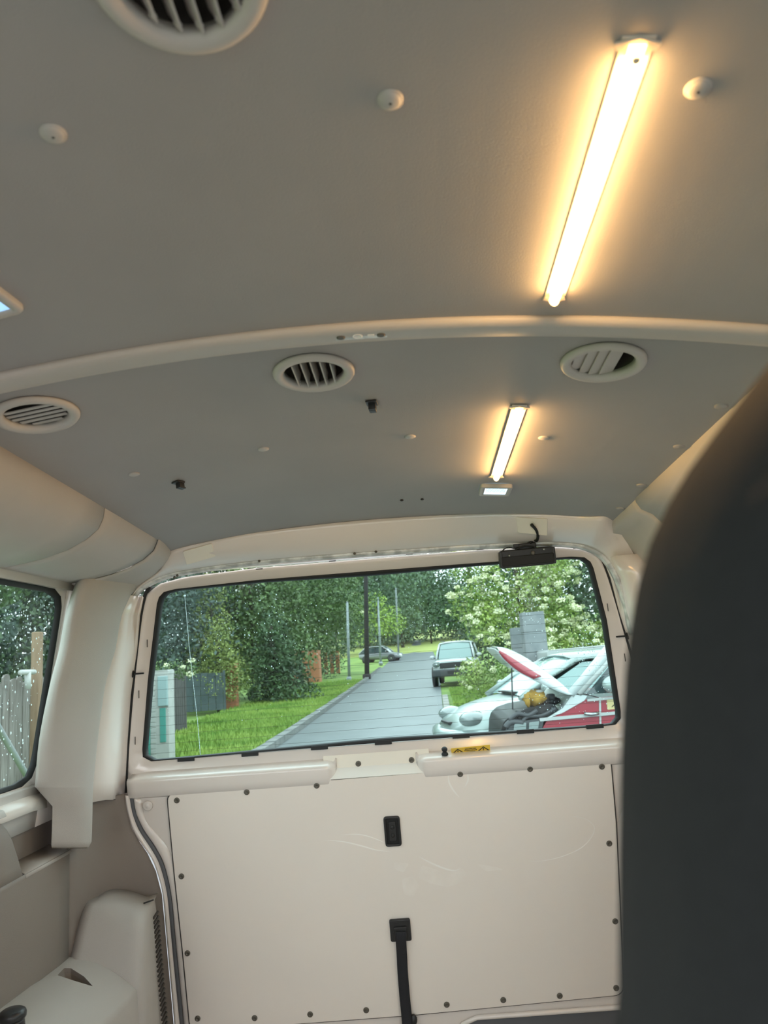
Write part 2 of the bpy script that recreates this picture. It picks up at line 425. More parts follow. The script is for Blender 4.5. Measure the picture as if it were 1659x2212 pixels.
# match by x so the strip does not shear
def by_x(E, n, x0, x1):
    out = []
    for i in range(n):
        x = x0 + (x1-x0)*i/(n-1); best = E[0]
        for a, b in zip(E, E[1:]):
            if (a.x - x) * (b.x - x) <= 0 and abs(a.x-b.x) > 1e-9: best = a.lerp(b, (x-a.x)/(b.x-a.x)); break
        else: best = min(E, key=lambda p: abs(p.x - x))
        out.append(best)
    return out
A_ = upE; L_ = loE
rows = [[], [], [], [], [], []]
for a, l in zip(A_, L_):
    a = a + Vector((0, 0, .001))
    for k, (t, bz) in enumerate(((0, 0), (.12, .0045), (.35, .010), (.65, .010), (.90, .004), (1., 0))):
        k_ = min(1., (a - l).length / .07); rows[k].append(a.lerp(l, t) + Vector((0, -bz*k_, -bz*.7*k_)))
rows_h = rows
B().grid(rows).out('header_panel', 'paint', t4, smooth=True, solid=.003, off=-1)
# bright flange with old glue around the opening
fl = [p + Vector((0, .002, 0)) for p in loE]
rows = [[p + Vector((0, -.004, .004)) for p in fl], [p + Vector((0, -.0075, .001)) for p in fl], [p + Vector((0, -.006, -.003)) for p in fl], [p + Vector((0, .010, -.004)) for p in fl]]
cx_ = Vector((0, 1.86, .0))
rows = []
for dd, dy in ((.006, -.002), (.003, -.007), (-.002, -.007), (-.006, -.002), (-.007, .012)):
    r = []
    for i, p in enumerate(fl):
        d = (fl[min(i+1, len(fl)-1)] - fl[max(i-1, 0)]).normalized(); nrm = Vector((-d.z, 0, d.x)).normalized()
        r.append(p + nrm * dd + Vector((0, dy, 0)))
    rows.append(r)
B().grid(rows).out('flange', 'flange_mix', t4, smooth=True, solid=.001)
for u, v in ((377, 1247), (383, 1243), (766, 1196), (812, 1192), (560, 1212)):
    p = PW(u, v, .041); B().lathe([(.0035, 0), (.003, .0015), (.0001, .002)], 10, Matrix.Translation(p) @ Matrix.Rotation(math.pi/2, 4, 'X')).out('plug', 'screw_grey', t4, smooth=True)
def plate_on(poly_px, fn, name, mt, parent, th=.003, r=.004, **k):
    P = [fn(u, v) for u, v in poly_px]; c = sum(P, Vector()) / len(P)
    ex = (P[1]-P[0]).normalized(); n = ex.cross(P[-1]-P[0]).normalized()
    if n.dot(CAM - c) < 0: n = -n
    ey = n.cross(ex)
    pol = round_poly([((p-c).dot(ex), (p-c).dot(ey)) for p in P], r, 5)
    mm = Matrix((ex, ey, n)).transposed().to_4x4(); mm.translation = c
    return B().prism([(q.x, q.y) for q in pol], -.001, th, mm).out(name, mt, parent, bevel=min(.0012, th*.4), **k)
from mathutils.bvhtree import BVHTree
_hb = B().grid(rows_h); _bvh = BVHTree.FromPolygons(_hb.V, _hb.F)
def header_pt(o):
    def f(u, v):
        d = ray(u, v).normalized(); h = _bvh.ray_cast(CAM, d)
        return h[0] - d * o
    return f
plate_on([(395, 1190), (457, 1172), (466, 1203), (403, 1218)], header_pt(.003), 'blanking_plate', 'cover_plastic', t4)
plate_on([(1115, 1117), (1183, 1121), (1182, 1153), (1118, 1150)], header_pt(.003), 'blanking_plate', 'cover_plastic', t4)

# ---- body side walls with window openings (leaning plane)
def xS(z, s=1, o=0.): return s * (.76 - o - .16 * max(-.12, (z + .2)))
def wall(name, s, y0, y1, openings, label, zlo=-.30, zhi=.36):
    r = root(name, (s*.76, .2, -.95), label, 'van wall', kind='structure')
    rects = sorted(openings); ys = y0
    def piece(a, b, z0, z1):
        if b - a < 1e-4: return
        bb = B(); zz = [z0 + (z1 - z0)*i/4 for i in range(5)]
        bb.grid([[(xS(z, s), y, z) for z in zz] for y in (a, b)]).out('body_panel', 'paint', r, smooth=True, solid=.02, off=1 if s > 0 else -1)
    for (a, b, z0, z1) in rects:
        piece(ys, a, zlo, zhi); piece(a, b, zlo, z0); piece(a, b, z1, zhi); ys = b
    piece(ys, y1, zlo, zhi)
    return r
WZ0, WZ1 = -.212, .208
wl = wall('wall_left', -1, -1.75, 1.90, [(-1.45, -.75, -.20, .2), (-.60, .34, WZ0, WZ1), (.42, 1.655, WZ0, WZ1)], 'beige painted van side with the rain-spotted side window')
wr = wall('wall_right', 1, -1.75, 1.90, [(-1.45, -.85, -.20, .2), (-.80, .30, -.30, .24), (.42, 1.60, WZ0, WZ1)], 'beige painted van side hidden behind the dark seat')  # unseen side doorway left open so more daylight comes in
B().box((-.80, -1.75, -1.02), (-.785, 2.0, -.28)).out('lower_skin', 'paint', wl)
B().box((.785, .30, -1.02), (.80, 2.0, -.28)).out('lower_skin', 'paint', wr); B().box((.785, -1.75, -1.02), (.80, -.80, -.28)).out('lower_skin', 'paint', wr)
# pane corners of the visible left window: rounded frame, black seal, glass, drops
def side_window(name, s, y0, y1, label, drops):
    r = root(name, (s*.76, (y0+y1)/2, WZ0), label, 'window', kind='structure')
    def p3(y, z, o=0.): return Vector((xS(z, s, o), y, z))
    outer = round_poly([(y0-.012, WZ0-.012), (y1+.012, WZ0-.012), (y1+.012, WZ1+.012), (y0-.012, WZ1+.012)], .03)
    hole = round_poly([(y0, WZ0), (y1, WZ0), (y1 - .006, WZ1), (y0, WZ1)], .055)
    inner = round_poly([(y0+.010, WZ0+.010), (y1-.010, WZ0+.010), (y1-.016, WZ1-.010), (y0+.010, WZ1-.010)], .048)
    c = ((y0+y1)/2, (WZ0+WZ1)/2); n = 160
    o_, h_, i_ = by_angle(outer, c, n), by_angle(hole, c, n), by_angle(inner, c, n)
    b = B(); ring_rows(b, [[p3(q.x, q.y, .000) for q in o_], [p3(q.x, q.y, .004) for q in o_], [p3(q.x, q.y, .004) for q in h_], [p3(q.x, q.y, -.010) for q in h_]])
    b.out('window_frame', 'paint', r, smooth=False, solid=.001)
    b = B(); ring_rows(b, [[p3(q.x, q.y, .0025) for q in h_], [p3(q.x, q.y, .0045) for q in [a.lerp(d, .4) for a, d in zip(h_, i_)]], [p3(q.x, q.y, -.001) for q in i_], [p3(q.x, q.y, -.008) for q in i_]])
    b.out('seal', 'black_rubber', r, smooth=True)
    gl = B().add([p3(q.x, q.y, -.006) for q in h_], [tuple(range(n))]).out('glass', 'side_glass', r)
    for i, z in enumerate((.10, -.05, -.16)):
        if s < 0: B().box((-.005, -.003, -.02), (.006, .003, .02), Matrix.Translation(p3(y1 + .006, z, .004))).out('clip', 'slot_dark', r, bevel=.001)
    if drops:
        b = B()
        for _ in range(800):
            y = random.uniform(max(y0, 1.0)+.02, y1-.03); z = WZ0 + .02 + (WZ1-WZ0-.04) * random.random()**.8
            q = random.random(); rr = .0006 + .0017*q*q
            b.ell(p3(y, z, -.008), (rr*.5, rr, rr*random.uniform(1, 1.7)), 6, 4)
        o = b.out('raindrops', 'drop', gl, smooth=True); o['kind'] = 'stuff'
    return r
side_window('window_1', -1, .42, 1.655, 'rain-spotted left side window with rounded corners and black seal', True)
for i, (s, y0, y1) in enumerate(((1, .42, 1.60),)): side_window('window_3', s, y0, y1, 'right side window hidden behind the dark seat', False)
# front of the van behind the photographer: open windscreen
wf = root('wall_front', (0, -1.9, -.95), 'lower front bulkhead of the van behind the photographer', 'van wall', kind='structure')
B().box((-.80, -1.82, -1.0), (.80, -1.78, -.32)).out('bulkhead', 'lining', wf, bevel=.004)
for s in (-1, 1): B().tube([(s*.76, -1.78, -.32), (s*.66, -1.58, .36)], .035).out('pillar', 'trim_plastic', wf, smooth=True)
fl_ = M('floor', *(lambda b: (b.V, b.F))(B().box((-.80, -1.82, -1.02), (.80, 2.10, -.95))), 'floor_vinyl'); tag(fl_, 'grey vinyl floor of the van', 'floor', kind='structure')

# ---- lower side linings
EDGE_PX = [(269, 1712), (273, 1745), (284, 1790), (305, 1825), (326, 1855), (341, 1895), (350, 1935), (356, 2000), (364, 2090), (375, 2212)]
EDGE = [PT(u, v, .006) for u, v in EDGE_PX]
def edge_x(z):
    if z >= EDGE[0].z: return EDGE[0].x
    for a, b in zip(EDGE, EDGE[1:]):
        if b.z <= z <= a.z: return a.x + (b.x-a.x)*(z-a.z)/(b.z-a.z)
    return EDGE[-1].x
tl = root('trim_6', (-.74, .5, -.95), 'brownish grey plastic lining on the lower left wall, curving to the tailgate', 'wall lining', kind='structure')
XL = -.722
def lin_row(z, ys):
    ex = edge_x(z); ey = yT(z, .006); row = []
    for y in ys: row.append(Vector((XL, y, z)))
    for t in (.12, .3, .5, .7, .88, 1.0):             # quarter turn into the tailgate edge
        a = t * math.pi/2
        row.append(Vector((ex - (ex - XL) * math.cos(a)**1.2, 1.74 + (ey - 1.74) * math.sin(a), z)))
    return row
zt, zb = EDGE[0].z, -.95
NY = [1.52, 1.60, 1.66, 1.70, 1.74]
rowsz = [zt - .004 - (zt - .004 - zb) * t for t in (0, .02, .06, .1, .14, .19, .25, .33, .42, .53, .66, .8, 1.)]
ledge_z = -.372
YA = [-1.7, -.5, .5, 1.2, 1.4, 1.49, 1.56, 1.62, 1.68, 1.74]
low = [ledge_z - (ledge_z - zb) * t for t in (0, .015, .06, .12, .2, .3, .42, .56, .72, .86, 1.)]
B().grid([[Vector((XL, y, z)) for y in YA] for z in low]).out('lower_lining', 'lining', tl, smooth=True, solid=.003)
B().grid([lin_row(z, [1.737]) for z in [zt - .004, zt - .012, zt - .03, zt - .055, zt - .08] + low]).out('corner_lining', 'lining', tl, smooth=True, solid=.003)
hi = [-.262, -.2635, -.268, -.278, -.300, -.330, -.352, ledge_z - .001]
nose = lambda z: .0 if z < -.30 else .012 * ((z + .30) / .038) ** 2
b = B(); b.grid([[Vector((XL - nose(z), y, z)) for y in (-1.7, -.5, .5, 1.2, 1.4, 1.46)] + [Vector((XL - nose(z), 1.478 + .062*max(0, min(1, (-.262 - z)/.11)), z)), Vector((XL - nose(z) - .006, 1.489 + .062*max(0, min(1, (-.262 - z)/.11)), z - .001)), Vector((XL - .050, 1.505 + .058*max(0, min(1, (-.262 - z)/.11)), z - .004))] for z in hi]); b.out('upper_lining', 'lining', tl, smooth=True, solid=.003)
B().grid([[(-.768, y, z) for y in (1.47, 1.76)] for z in (-.225, -.38)]).out('pocket_back', 'lining', tl, solid=.002)
B().grid([[(x, y, ledge_z + dz) for y in (1.552, 1.745)] for x, dz in ((-.770, .012), (-.730, .003), (XL + .001, -.001), (XL + .003, -.008))]).out('pocket_ledge', 'lining_light', tl, smooth=True, solid=.002)
B().grid([[(-.80, y, z), (-.755, y, z + .002), (-.728, y, z - .006), (-.7225, y, z - .016)] for y, z in ((-1.7, -.232), (1.48, -.232))]).out('sill', 'paint', tl, smooth=True, solid=.002)
B().grid([[(-.80, y, -.222 + d), (-.752, y, -.226 + d), (-.738, y, -.240 + d), (-.736, y, -.262 + d)] for y, d in ((1.3, 0), (1.60, 0), (1.665, -.004))]).out('window_sill', 'paint_light', tl, smooth=True, solid=.002)
tr = root('trim_7', (.74, .5, -.95), 'grey plastic lining on the lower right wall behind the dark seat', 'wall lining', kind='structure')
B().grid([[Vector((-p.x, p.y, p.z)) for p in lin_row(z, [.32, .8, 1.2, 1.5, 1.74])] for z in rowsz]).out('lining_panel', 'lining', tr, smooth=True, solid=.003)

# ---- left pillar cover between side window and tailgate
t3 = root('trim_3', (-.70, 1.68, -.37), 'pale grey pillar cover between the side window and the tailgate', 'pillar cover', kind='structure')
prow = [  # v, then (u, x) for window edge, crease, face, turn, edge
    (1236, [(176, -.655), (190, -.628), (240, -.600), (286, -.580), (312, -.574)]),
    (1268, [(160, -.664), (174, -.638), (226, -.607), (270, -.592), (292, -.590)]),
    (1330, [(141, -.676), (158, -.650), (212, -.622), (250, -.606), (263, -.604)]),
    (1400, [(128, -.688), (148, -.662), (202, -.634), (240, -.620), (250, -.618)]),
    (1450, [(115, -.697), (137, -.671), (195, -.642), (226, -.630), (235, -.628)]),
    (1500, [(103, -.705), (126, -.680), (188, -.650), (215, -.638), (224, -.636)]),
    (1600, [(84, -.718), (115, -.692), (179, -.660), (203, -.650), (211, -.648)]),
    (1700, [(75, -.730), (114, -.702), (172, -.668), (194, -.659), (201, -.658)]),
]
prow2 = [
    (1702, [(78, -.730), (114, -.702), (172, -.668), (194, -.659), (201, -.658)]),
    (1742, [(113, -.716), (124, -.708), (172, -.672), (192, -.662), (200, -.661)]),
    (1790, [(112, -.716), (123, -.708), (171, -.674), (191, -.665), (199, -.664)]),
    (1818, [(111, -.716), (122, -.708), (170, -.676), (190, -.667), (198, -.666)]),
    (1829, [(111, -.718), (122, -.710), (168, -.678), (185, -.669), (192, -.668)]),
    (1833, [(112, -.724), (123, -.718), (168, -.686), (182, -.677), (187, -.676)]),
]
def pillar_rows(pr):
    rows = []
    for v, cols in pr:
        dv = 0
        P = [PX(u, v, x) for u, x in cols]; out = [P[0] + Vector((-.035, .10, 0)), P[0] + Vector((-.004, .012, 0)), P[0]]
        sm = smooth_poly(P, 3)[1:]
        out += sm; e = P[-1]; out += [e + Vector((-.004, .006, 0)), e + Vector((-.02, .03, 0)), e + Vector((-.05, .09, 0))]
        rows.append(out)
    return rows
rws = pillar_rows(prow + prow2)
full = []
W_ = len(rws[0]); cols = [smooth_poly([r[j] for r in rws[:8]], 4) for j in range(W_)]
full = [[cols[j][i] for j in range(W_)] for i in range(len(cols[0]))] + rws[8:]
B().grid(full).out('pillar_cover', 'lining_light', t3, smooth=True, solid=.002)

# ---- painted metal of the rear corner between pillar cover and tailgate gap
wrr = root('wall_rear', (0, 1.92, -.95), 'beige painted body metal around the tailgate opening', 'van wall', kind='structure')
lft = [(285, 1285), (262, 1330), (250, 1400), (232, 1450), (221, 1500), (207, 1600), (198, 1690), (196, 1734)]
rgt = [(313, 1290), (305, 1330), (299, 1400), (292, 1450), (285, 1500), (278, 1600), (273, 1690), (271, 1719)]
rows = []
for (a, va), (c, vc) in zip(lft, rgt):
    q = PW(c, vc, -.004); l = PY(a - 8, va, 1.80); q2 = PW(c - 4, vc, .004); l2 = PY(a + (c-a)*.42, vc*.5+va*.5, 1.862); l3 = PY(a + (c-a)*.62, vc*.5+va*.5, 1.880); l4 = PY(a + (c-a)*.80, (vc+va)*.5, q2.y - .012)
    rows.append([l + Vector((-.06, 0, 0)), l, l2, l3, l4, q2, q + Vector((.002, .03, 0))])
rows.append([p + Vector((-.02, .10, -.012)) for p in rows[-1]])
for s in (-1, 1):
    B().grid([[Vector((p.x * -s, p.y, p.z)) for p in r] for r in rows]).out('corner_metal', 'paint', wrr, smooth=True, solid=.002)
# gap rubber (black) down both sides of the opening
gap = smooth_poly([PW(u, v, .0) for u, v in ((322, 1268), (312, 1290), (303, 1345), (297, 1400), (290, 1460), (283, 1530), (276, 1620), (271, 1712))], 4)
for s in (-1, 1):
    B().grid([[Vector((p.x * -s + dx * -s, p.y + dy, p.z)) for dx, dy in ((-.006, .004), (-.003, -.003), (.004, -.003), (.007, .006))] for p in gap]).out('gap_seal', 'black_rubber', wrr, smooth=True, solid=.001)
# outer rear skin closing the corner towards the road
for s in (-1, 1): B().box((s*.66 if s > 0 else -.82, 2.005, -1.0), (.82 if s > 0 else -.66, 2.02, .42)).out('outer_skin', 'paint', wrr)
B().box((-.82, 1.90, .262), (.82, 1.93, .43)).out('outer_skin', 'paint', wrr)

# ---- rear corner cover with its grille, wheel arch
cc = root('corner_cover', (-.62, 1.8, -.95), 'grey plastic corner cover with a slatted side grille beside the tailgate', 'corner cover')
crow = [  # each: (u, v, y): left edge, face, face, crease, grille front, grille back
    [(203, 1950, 1.815), (228, 1937, 1.84), (268, 1939, 1.865), (308, 1952, 1.875), (322, 1949, 1.895), (333, 1945, 1.925)],
    [(199, 1955, 1.800), (226, 1950, 1.812), (268, 1955, 1.822), (310, 1966, 1.825), (324, 1964, 1.86), (335, 1958, 1.915)],
    [(190, 1972, 1.785), (222, 1975, 1.790), (265, 1985, 1.792), (308, 1994, 1.795), (324, 1990, 1.84), (337, 1985, 1.905)],
    [(178, 2010, 1.765), (215, 2020, 1.768), (260, 2030, 1.770), (305, 2040, 1.775), (324, 2038, 1.82), (340, 2035, 1.900)],
    [(168, 2055, 1.745), (210, 2075, 1.748), (255, 2090, 1.752), (303, 2100, 1.760), (324, 2100, 1.81), (344, 2095, 1.900)],
    [(160, 2092, 1.730), (205, 2118, 1.735), (252, 2142, 1.742), (302, 2165, 1.750), (325, 2160, 1.80), (349, 2160, 1.900)],
    [(155, 2180, 1.730), (200, 2212, 1.735), (250, 2240, 1.742), (303, 2260, 1.750), (328, 2260, 1.80), (356, 2260, 1.900)],
    [(150, 2320, 1.730), (195, 2350, 1.735), (248, 2370, 1.742), (305, 2390, 1.750), (332, 2390, 1.80), (364, 2390, 1.900)]]
rows = [smooth_poly([PY(*t) for t in r], 3) for r in crow]
W_ = len(rows[0]); cols = [smooth_poly([r[j] for r in rows], 3) for j in range(W_)]
top = [p + Vector((-.01, .05, .0)) for p in [c[0] for c in cols]]
rows = [top] + [[c[i] for c in cols] for i in range(len(cols[0]))]
rows = [[r[0] + Vector((-.03, .03, 0))] + r for r in rows]
B().grid(rows).out('shell', 'lining_light', cc, smooth=True, solid=.002)
sl = B().box((-.0022, -.010, -.0021), (.0022, .010, .0021)); 
sm_ = bpy.data.meshes.new('grille_slot'); sm_.from_pydata([tuple(v) for v in sl.V], [], sl.F); sm_.materials.append(MATS['duct_dark'])  # dark blocks stand in for the shade in the grille slots
for i in range(30):
    v = 1976 + i * 10.4; u = 331 + (v - 1976) * .083
    yy = 1.870 + .006 * 0
    p = PY(u + 3, v, 1.872); mesh_at('grille_slot', sm_, p + Vector((.0035, -.002, 0)), cc, Matrix.Rotation(math.radians(-24), 3, 'Z') @ Matrix.Rotation(math.radians(38), 3, 'X'))
B().tube([PX(205, 1952, -.694), PX(190, 1972, -.700), PX(176, 2015, -.704), PX(167, 2055, -.706), PX(160, 2090, -.708)], .0016, 6).out('shadow_gap', 'black_rubber', cc, smooth=True)
B().tube([PY(311, 1951, 1.86), PY(331, 1944, 1.90)], .0018, 6).out('tab_gap', 'black_rubber', cc, smooth=True)

wa = root('wheel_arch', (-.64, 1.3, -.95), 'grey plastic wheel arch cover with a small finger pocket below the side lining', 'wheel arch')
def arch_pt(s, y):                                    # s across: 0 at the lining, 1 at the inner edge, >1 down the side
    sl_ = max(0., (y - 1.40)) * .05
    if s <= 1: return Vector((-.735 + .165*s, y, -.578 - sl_ - .075 * s**2))
    return Vector((-.57 + .012*(1-(2-s)**2)*1.0, y, -.653 - sl_ - .30*(s-1)))
SS = [-.15, .1, .2, .35, .5, .65, .8, .9, .97, 1.0, 1.04, 1.12, 1.3, 1.6, 2.0]
YY = [.75, 1.0, 1.2, 1.4, 1.5, 1.58, 1.735, 1.745]
_ab = B().grid([[arch_pt(s, y) for s in SS] for y in YY + [1.85, 2.0]]); _av = BVHTree.FromPolygons(_ab.V, _ab.F)
pk = []
for u, v in ((124, 2107), (139, 2091), (153, 2092), (182, 2110), (201, 2131), (160, 2119)):
    h = _av.ray_cast(CAM, ray(u, v).normalized())[0]; pk.append(((h.x + .735)/.165, h.y))
pk = round_poly(pk, .008, 3)    # pocket outline in (s, y)
bm = bmesh.new()
gp = {(i, j): bm.verts.new(arch_pt(s, y)) for i, s in enumerate(SS) for j, y in enumerate(YY)}
for i in range(len(SS)-1):
    for j in range(len(YY)-1):
        if j == 5 and SS[i] < .9: continue
        bm.faces.new((gp[i, j], gp[i+1, j], gp[i+1, j+1], gp[i, j+1]))
cell = [gp[i, 5] for i in range(0, 8)] + [gp[i, 6] for i in range(7, -1, -1)]
pv = [bm.verts.new(arch_pt(q.x, q.y)) for q in pk]
es = []
for ring in (cell, pv):
    for a, b_ in zip(ring, ring[1:] + ring[:1]): es.append(bm.edges.get((a, b_)) or bm.edges.new((a, b_)))
bmesh.ops.triangle_fill(bm, use_beauty=True, edges=es)
bm.verts.index_update(); V = [v.co.copy() for v in bm.verts]; F = [tuple(v.index for v in f.verts) for f in bm.faces]; bm.free()
M('shell', V, F, 'lining_light', wa, smooth=True)
b = B(); rim = [arch_pt(q.x, q.y) for q in pk]; cen = sum(rim, Vector())/len(rim)
ring_rows(b, [rim, [p + Vector((0, 0, -.010)) for p in rim], [cen + (p-cen)*.85 + Vector((0, 0, -.020)) for p in rim]]); n = len(rim)
b.F.append(tuple(range(2*n, 3*n))); b.out('pocket', 'lining', wa, smooth=False)

kb = root('black_knob', PX(28, 2330, -.66), 'black ribbed plastic knob at the bottom left beside the wheel arch', 'knob')
c = PX(27, 2186, -.66); base = Vector((c.x, c.y, arch_pt(.45, c.y).z - .004))
kb.location = base
hh = c.z - base.z
mm = Matrix.Translation(base)
B().lathe([(.022, 0), (.021, hh*.3), (.020, hh-.016), (.0195, hh-.012)], 24, mm).out('stem', 'black_plastic', kb, smooth=True)
B().lathe([(.0205, hh-.012), (.0228, hh-.009), (.0232, hh-.003), (.0215, hh+.001), (.017, hh+.004), (.0001, hh+.006)], 24, mm).out('collar', 'black_plastic', kb, smooth=True)

# ================================================================== TAILGATE
d1 = root('door_1', (0, 1.96, -.95), 'beige van tailgate with a screwed-on inner board below its window', 'tailgate', kind='structure')
GLASS_PX = [(341, 1276), (560, 1252), (800, 1233), (1040, 1215), (1276, 1199), (1312, 1340), (1346, 1566), (1080, 1586), (860, 1602), (577, 1624), (304, 1647), (318, 1470)]
g2 = [(lambda p: (p.x, p.z))(PW(u, v)) for u, v in GLASS_PX]
gR = [.035, .0, .0, .0, .035, .0, .03, .0, .0, .0, .028, .0]
hole = round_poly(g2, gR, 6)
outl = [PW(u, v) for u, v in ((271, 1740), (275, 1620), (284, 1500), (294, 1400), (303, 1330), (318, 1284), (345, 1262), (400, 1247), (560, 1227), (800, 1207))]
left = [(p.x, p.z) for p in outl]
outer = left + [(-x, z) for x, z in left[::-1][1:]]
cN = (0., 0.); nn = 220
o_ = by_angle(outer, cN, nn); h_ = by_angle(hole, cN, nn)
def w3(q, o=0.): return Vector((q.x, yW(q.y, o), q.y))
b = B(); ring_rows(b, [[w3(q, -.025) for q in o_], [w3(q, .001) for q in o_], [w3(a.lerp(c, .30), .004) for a, c in zip(o_, h_)], [w3(a.lerp(c, .42), -.003) for a, c in zip(o_, h_)], [w3(a.lerp(c, .97), -.004) for a, c in zip(o_, h_)], [w3(c, -.012) for c in h_]])
b.out('window_surround', 'paint', d1, smooth=True, solid=.001)
for u, v in ((560, 1229), (718, 1212), (884, 1197), (1037, 1187), (1246, 1184)):
    p = PW(u, v, .0045); B().box((-.009, -.001, -.0012), (.009, .001, .0012), Matrix.Translation(p) @ Matrix.Rotation(-.0, 4, 'Y')).out('slot', 'slot_dark', d1, bevel=.0004)
for u, v in ((318, 1390), (292, 1600), (300, 1500)):
    for s in (1, -1):
        p = PW(u, v, .004); p.x *= s; B().box((-.0010, -.001, -.010), (.0010, .001, .010), Matrix.Translation(p)).out('slot', 'slot_dark', d1, bevel=.0004)
for s in (1, -1):                                      # small black stays across the gap
    p = PW(300, 1455, .008); p.x *= s
    B().box((-.013, -.003, -.0022), (.013, .003, .0022), Matrix.Translation(p)).box((-.0155*s-.002, -.003, -.009), (-.0155*s+.002, .003, .009), Matrix.Translation(p)).out('gap_stay', 'black_rubber', d1, bevel=.001)

# lower tailgate plate with rolled edge, plus board
ext = [PT(u, v) for u, v in ((272, 1716), (276, 1745), (287, 1788), (308, 1823), (329, 1853), (344, 1893), (353, 1933), (359, 2000), (367, 2090), (378, 2212), (386, 2300))]
ext = [(p.x, p.z) for p in ext] + [(-.53, -1.0)]
rail_px = [(290, 1722), (297, 1760), (315, 1795), (338, 1828), (357, 1866), (368, 1908), (375, 1955), (381, 2020), (389, 2100), (401, 2212), (409, 2300)]
inn = [PT(u, v) for u, v in rail_px]; inn = [(p.x, p.z) for p in inn] + [(-.50, -1.0)]
def t3_(x, z, o=0.): return Vector((x, yT(z, o), z))
Eo = smooth_poly([Vector((x, z, 0)) for x, z in ext], 3); Ei = smooth_poly([Vector((x, z, 0)) for x, z in inn], 3)
b = B()
for s in (1, -1):
    rows = []
    for a, c in zip(Eo, Ei):
        r = []
        for t, o in ((0, -.03), (.0, .004), (.15, .009), (.35, .006), (.45, -.006), (.75, -.010), (.90, -.001), (1.15, -.001), (1.8, -.002)):
            q = a.lerp(c, t); r.append(t3_(q.x * s, q.y, o))
        rows.append(r)
    b.grid(rows)
b.out('edge_flange', 'paint', d1, smooth=True, solid=.0005)
for s in (1, -1):                                     # dark rubber lying in the groove
    B().tube([t3_(a.lerp(c, .60).x * s, a.lerp(c, .60).y, -.003) for a, c in zip(Eo, Ei)], .0052, 8).out('groove_seal', 'grey_rubber', d1, smooth=True)
mid = [(x * 1.0, z) for x, z in inn]
poly = [(c.x, c.y) for c in Ei[::1]] + [(-c.x, c.y) for c in Ei[::-1]]
poly = [(x, z) for x, z in poly]
b = B(); b.add([t3_(x, z, -.003) for x, z in poly], [tuple(range(len(poly)))]); b.out('inner_skin', 'paint', d1, solid=.001)
p = PT(319, 1741, .004); mm = Matrix.Translation(p) @ Matrix.Rotation(math.pi/2 + .18, 4, 'X')
B().lathe([(.0125, -.003), (.0125, .001), (.010, .002), (.006, .001), (.004, .003), (.0001, .003)], 20, mm).out('blind_plug', 'paint', d1, smooth=True)

BO = [(362, 1716), (520, 1703), (705, 1686), (926, 1669), (1100, 1655), (1318, 1638), (1330, 1780), (1338, 1950), (1346, 2148), (1100, 2172), (880, 2193), (640, 2211), (412, 2228), (396, 2060), (378, 1890)]
bo = [(lambda p: (p.x, p.z))(PT(u, v)) for u, v in BO]
bR = [.02, 0, 0, 0, 0, .022, 0, 0, .025, 0, 0, 0, .025, 0, 0]
bpoly = round_poly(bo, bR, 6)
def t_slab(pol, o0, o1, name, mt, parent, **k):
    n = len(pol); V = [t3_(q.x, q.y, o0) for q in pol] + [t3_(q.x, q.y, o1) for q in pol]
    F = [tuple(range(n)), tuple(range(2*n-1, n-1, -1))] + [(i, (i+1) % n, n+(i+1) % n, n+i) for i in range(n)]
    return M(name, V, F, mt, parent, **k)
cb = Vector((0.0, -.57))
big = [cb + (q - cb) * 1.0045 + (q - cb).normalized() * .0008 for q in bpoly]
t_slab(big, -.006, .0006, 'shadow_gap', 'slot_dark', d1)
board = t_slab(bpoly, -.005, .0028, 'inner_board', 'board', d1, bevel=.0008)
scr = B().lathe([(.0073, -.002), (.0073, .0012), (.0062, .0026), (.0030, .0032), (.0028, .0016), (.0001, .0014)], 16)
scm = bpy.data.meshes.new('screw'); scm.from_pydata([tuple(v) for v in scr.V], [], scr.F); scm.materials.append(MATS['screw_grey']); scm.polygons.foreach_set('use_smooth', [True]*len(scm.polygons))
TR = Matrix.Rotation(math.pi/2 + math.atan(.1806), 3, 'X')
SCREWS = [(382,1729),(533,1711),(684,1697),(994,1672),(1145,1661),(1300,1656),(392,1893),(405,2059),(1316,1822),(1329,1990),(1331,2134),(427,2200),(550,2199),(670,2191),(791,2182),(965,2170),(1087,2160),(1209,2151)]
for u, v in SCREWS: mesh_at('screw', scm, PT(u, v, .003), board, TR)
# thin paler streaks laid on the board
def pale_mark(pts, w, name='pale_streak'):
    P = smooth_poly([PT(u, v, .0031) for u, v in pts], 5); b = B(); rows = []
    for i, q in enumerate(P):
        d = (P[min(i+1, len(P)-1)] - P[max(i-1, 0)]).normalized(); nrm = Vector((-d.z, 0, d.x)).normalized(); ww = w * math.sin(math.pi * (i + .4) / (len(P) + .0))
        rows.append([q + nrm*ww, q - nrm*ww])
    b.grid(rows).out(name, 'pale_mark', board, solid=.0002)
pale_mark([(700, 1815), (740, 1818), (780, 1827), (812, 1836), (845, 1840)], .0016)
pale_mark([(735, 1804), (770, 1802), (800, 1808), (830, 1820)], .0011)
pale_mark([(968, 1672), (970, 1690), (980, 1708), (992, 1722)], .0022)
pale_mark([(1010, 1671), (1011, 1685), (1004, 1700)], .0018)
pale_mark([(1225, 1763), (1262, 1768), (1283, 1785), (1278, 1808), (1255, 1832), (1215, 1850), (1170, 1860), (1140, 1859)], .0010)
pale_mark([(905, 1850), (935, 1866), (975, 1880), (995, 1876)], .0022)
pale_mark([(1148, 1662), (1160, 1664), (1172, 1658)], .0004)
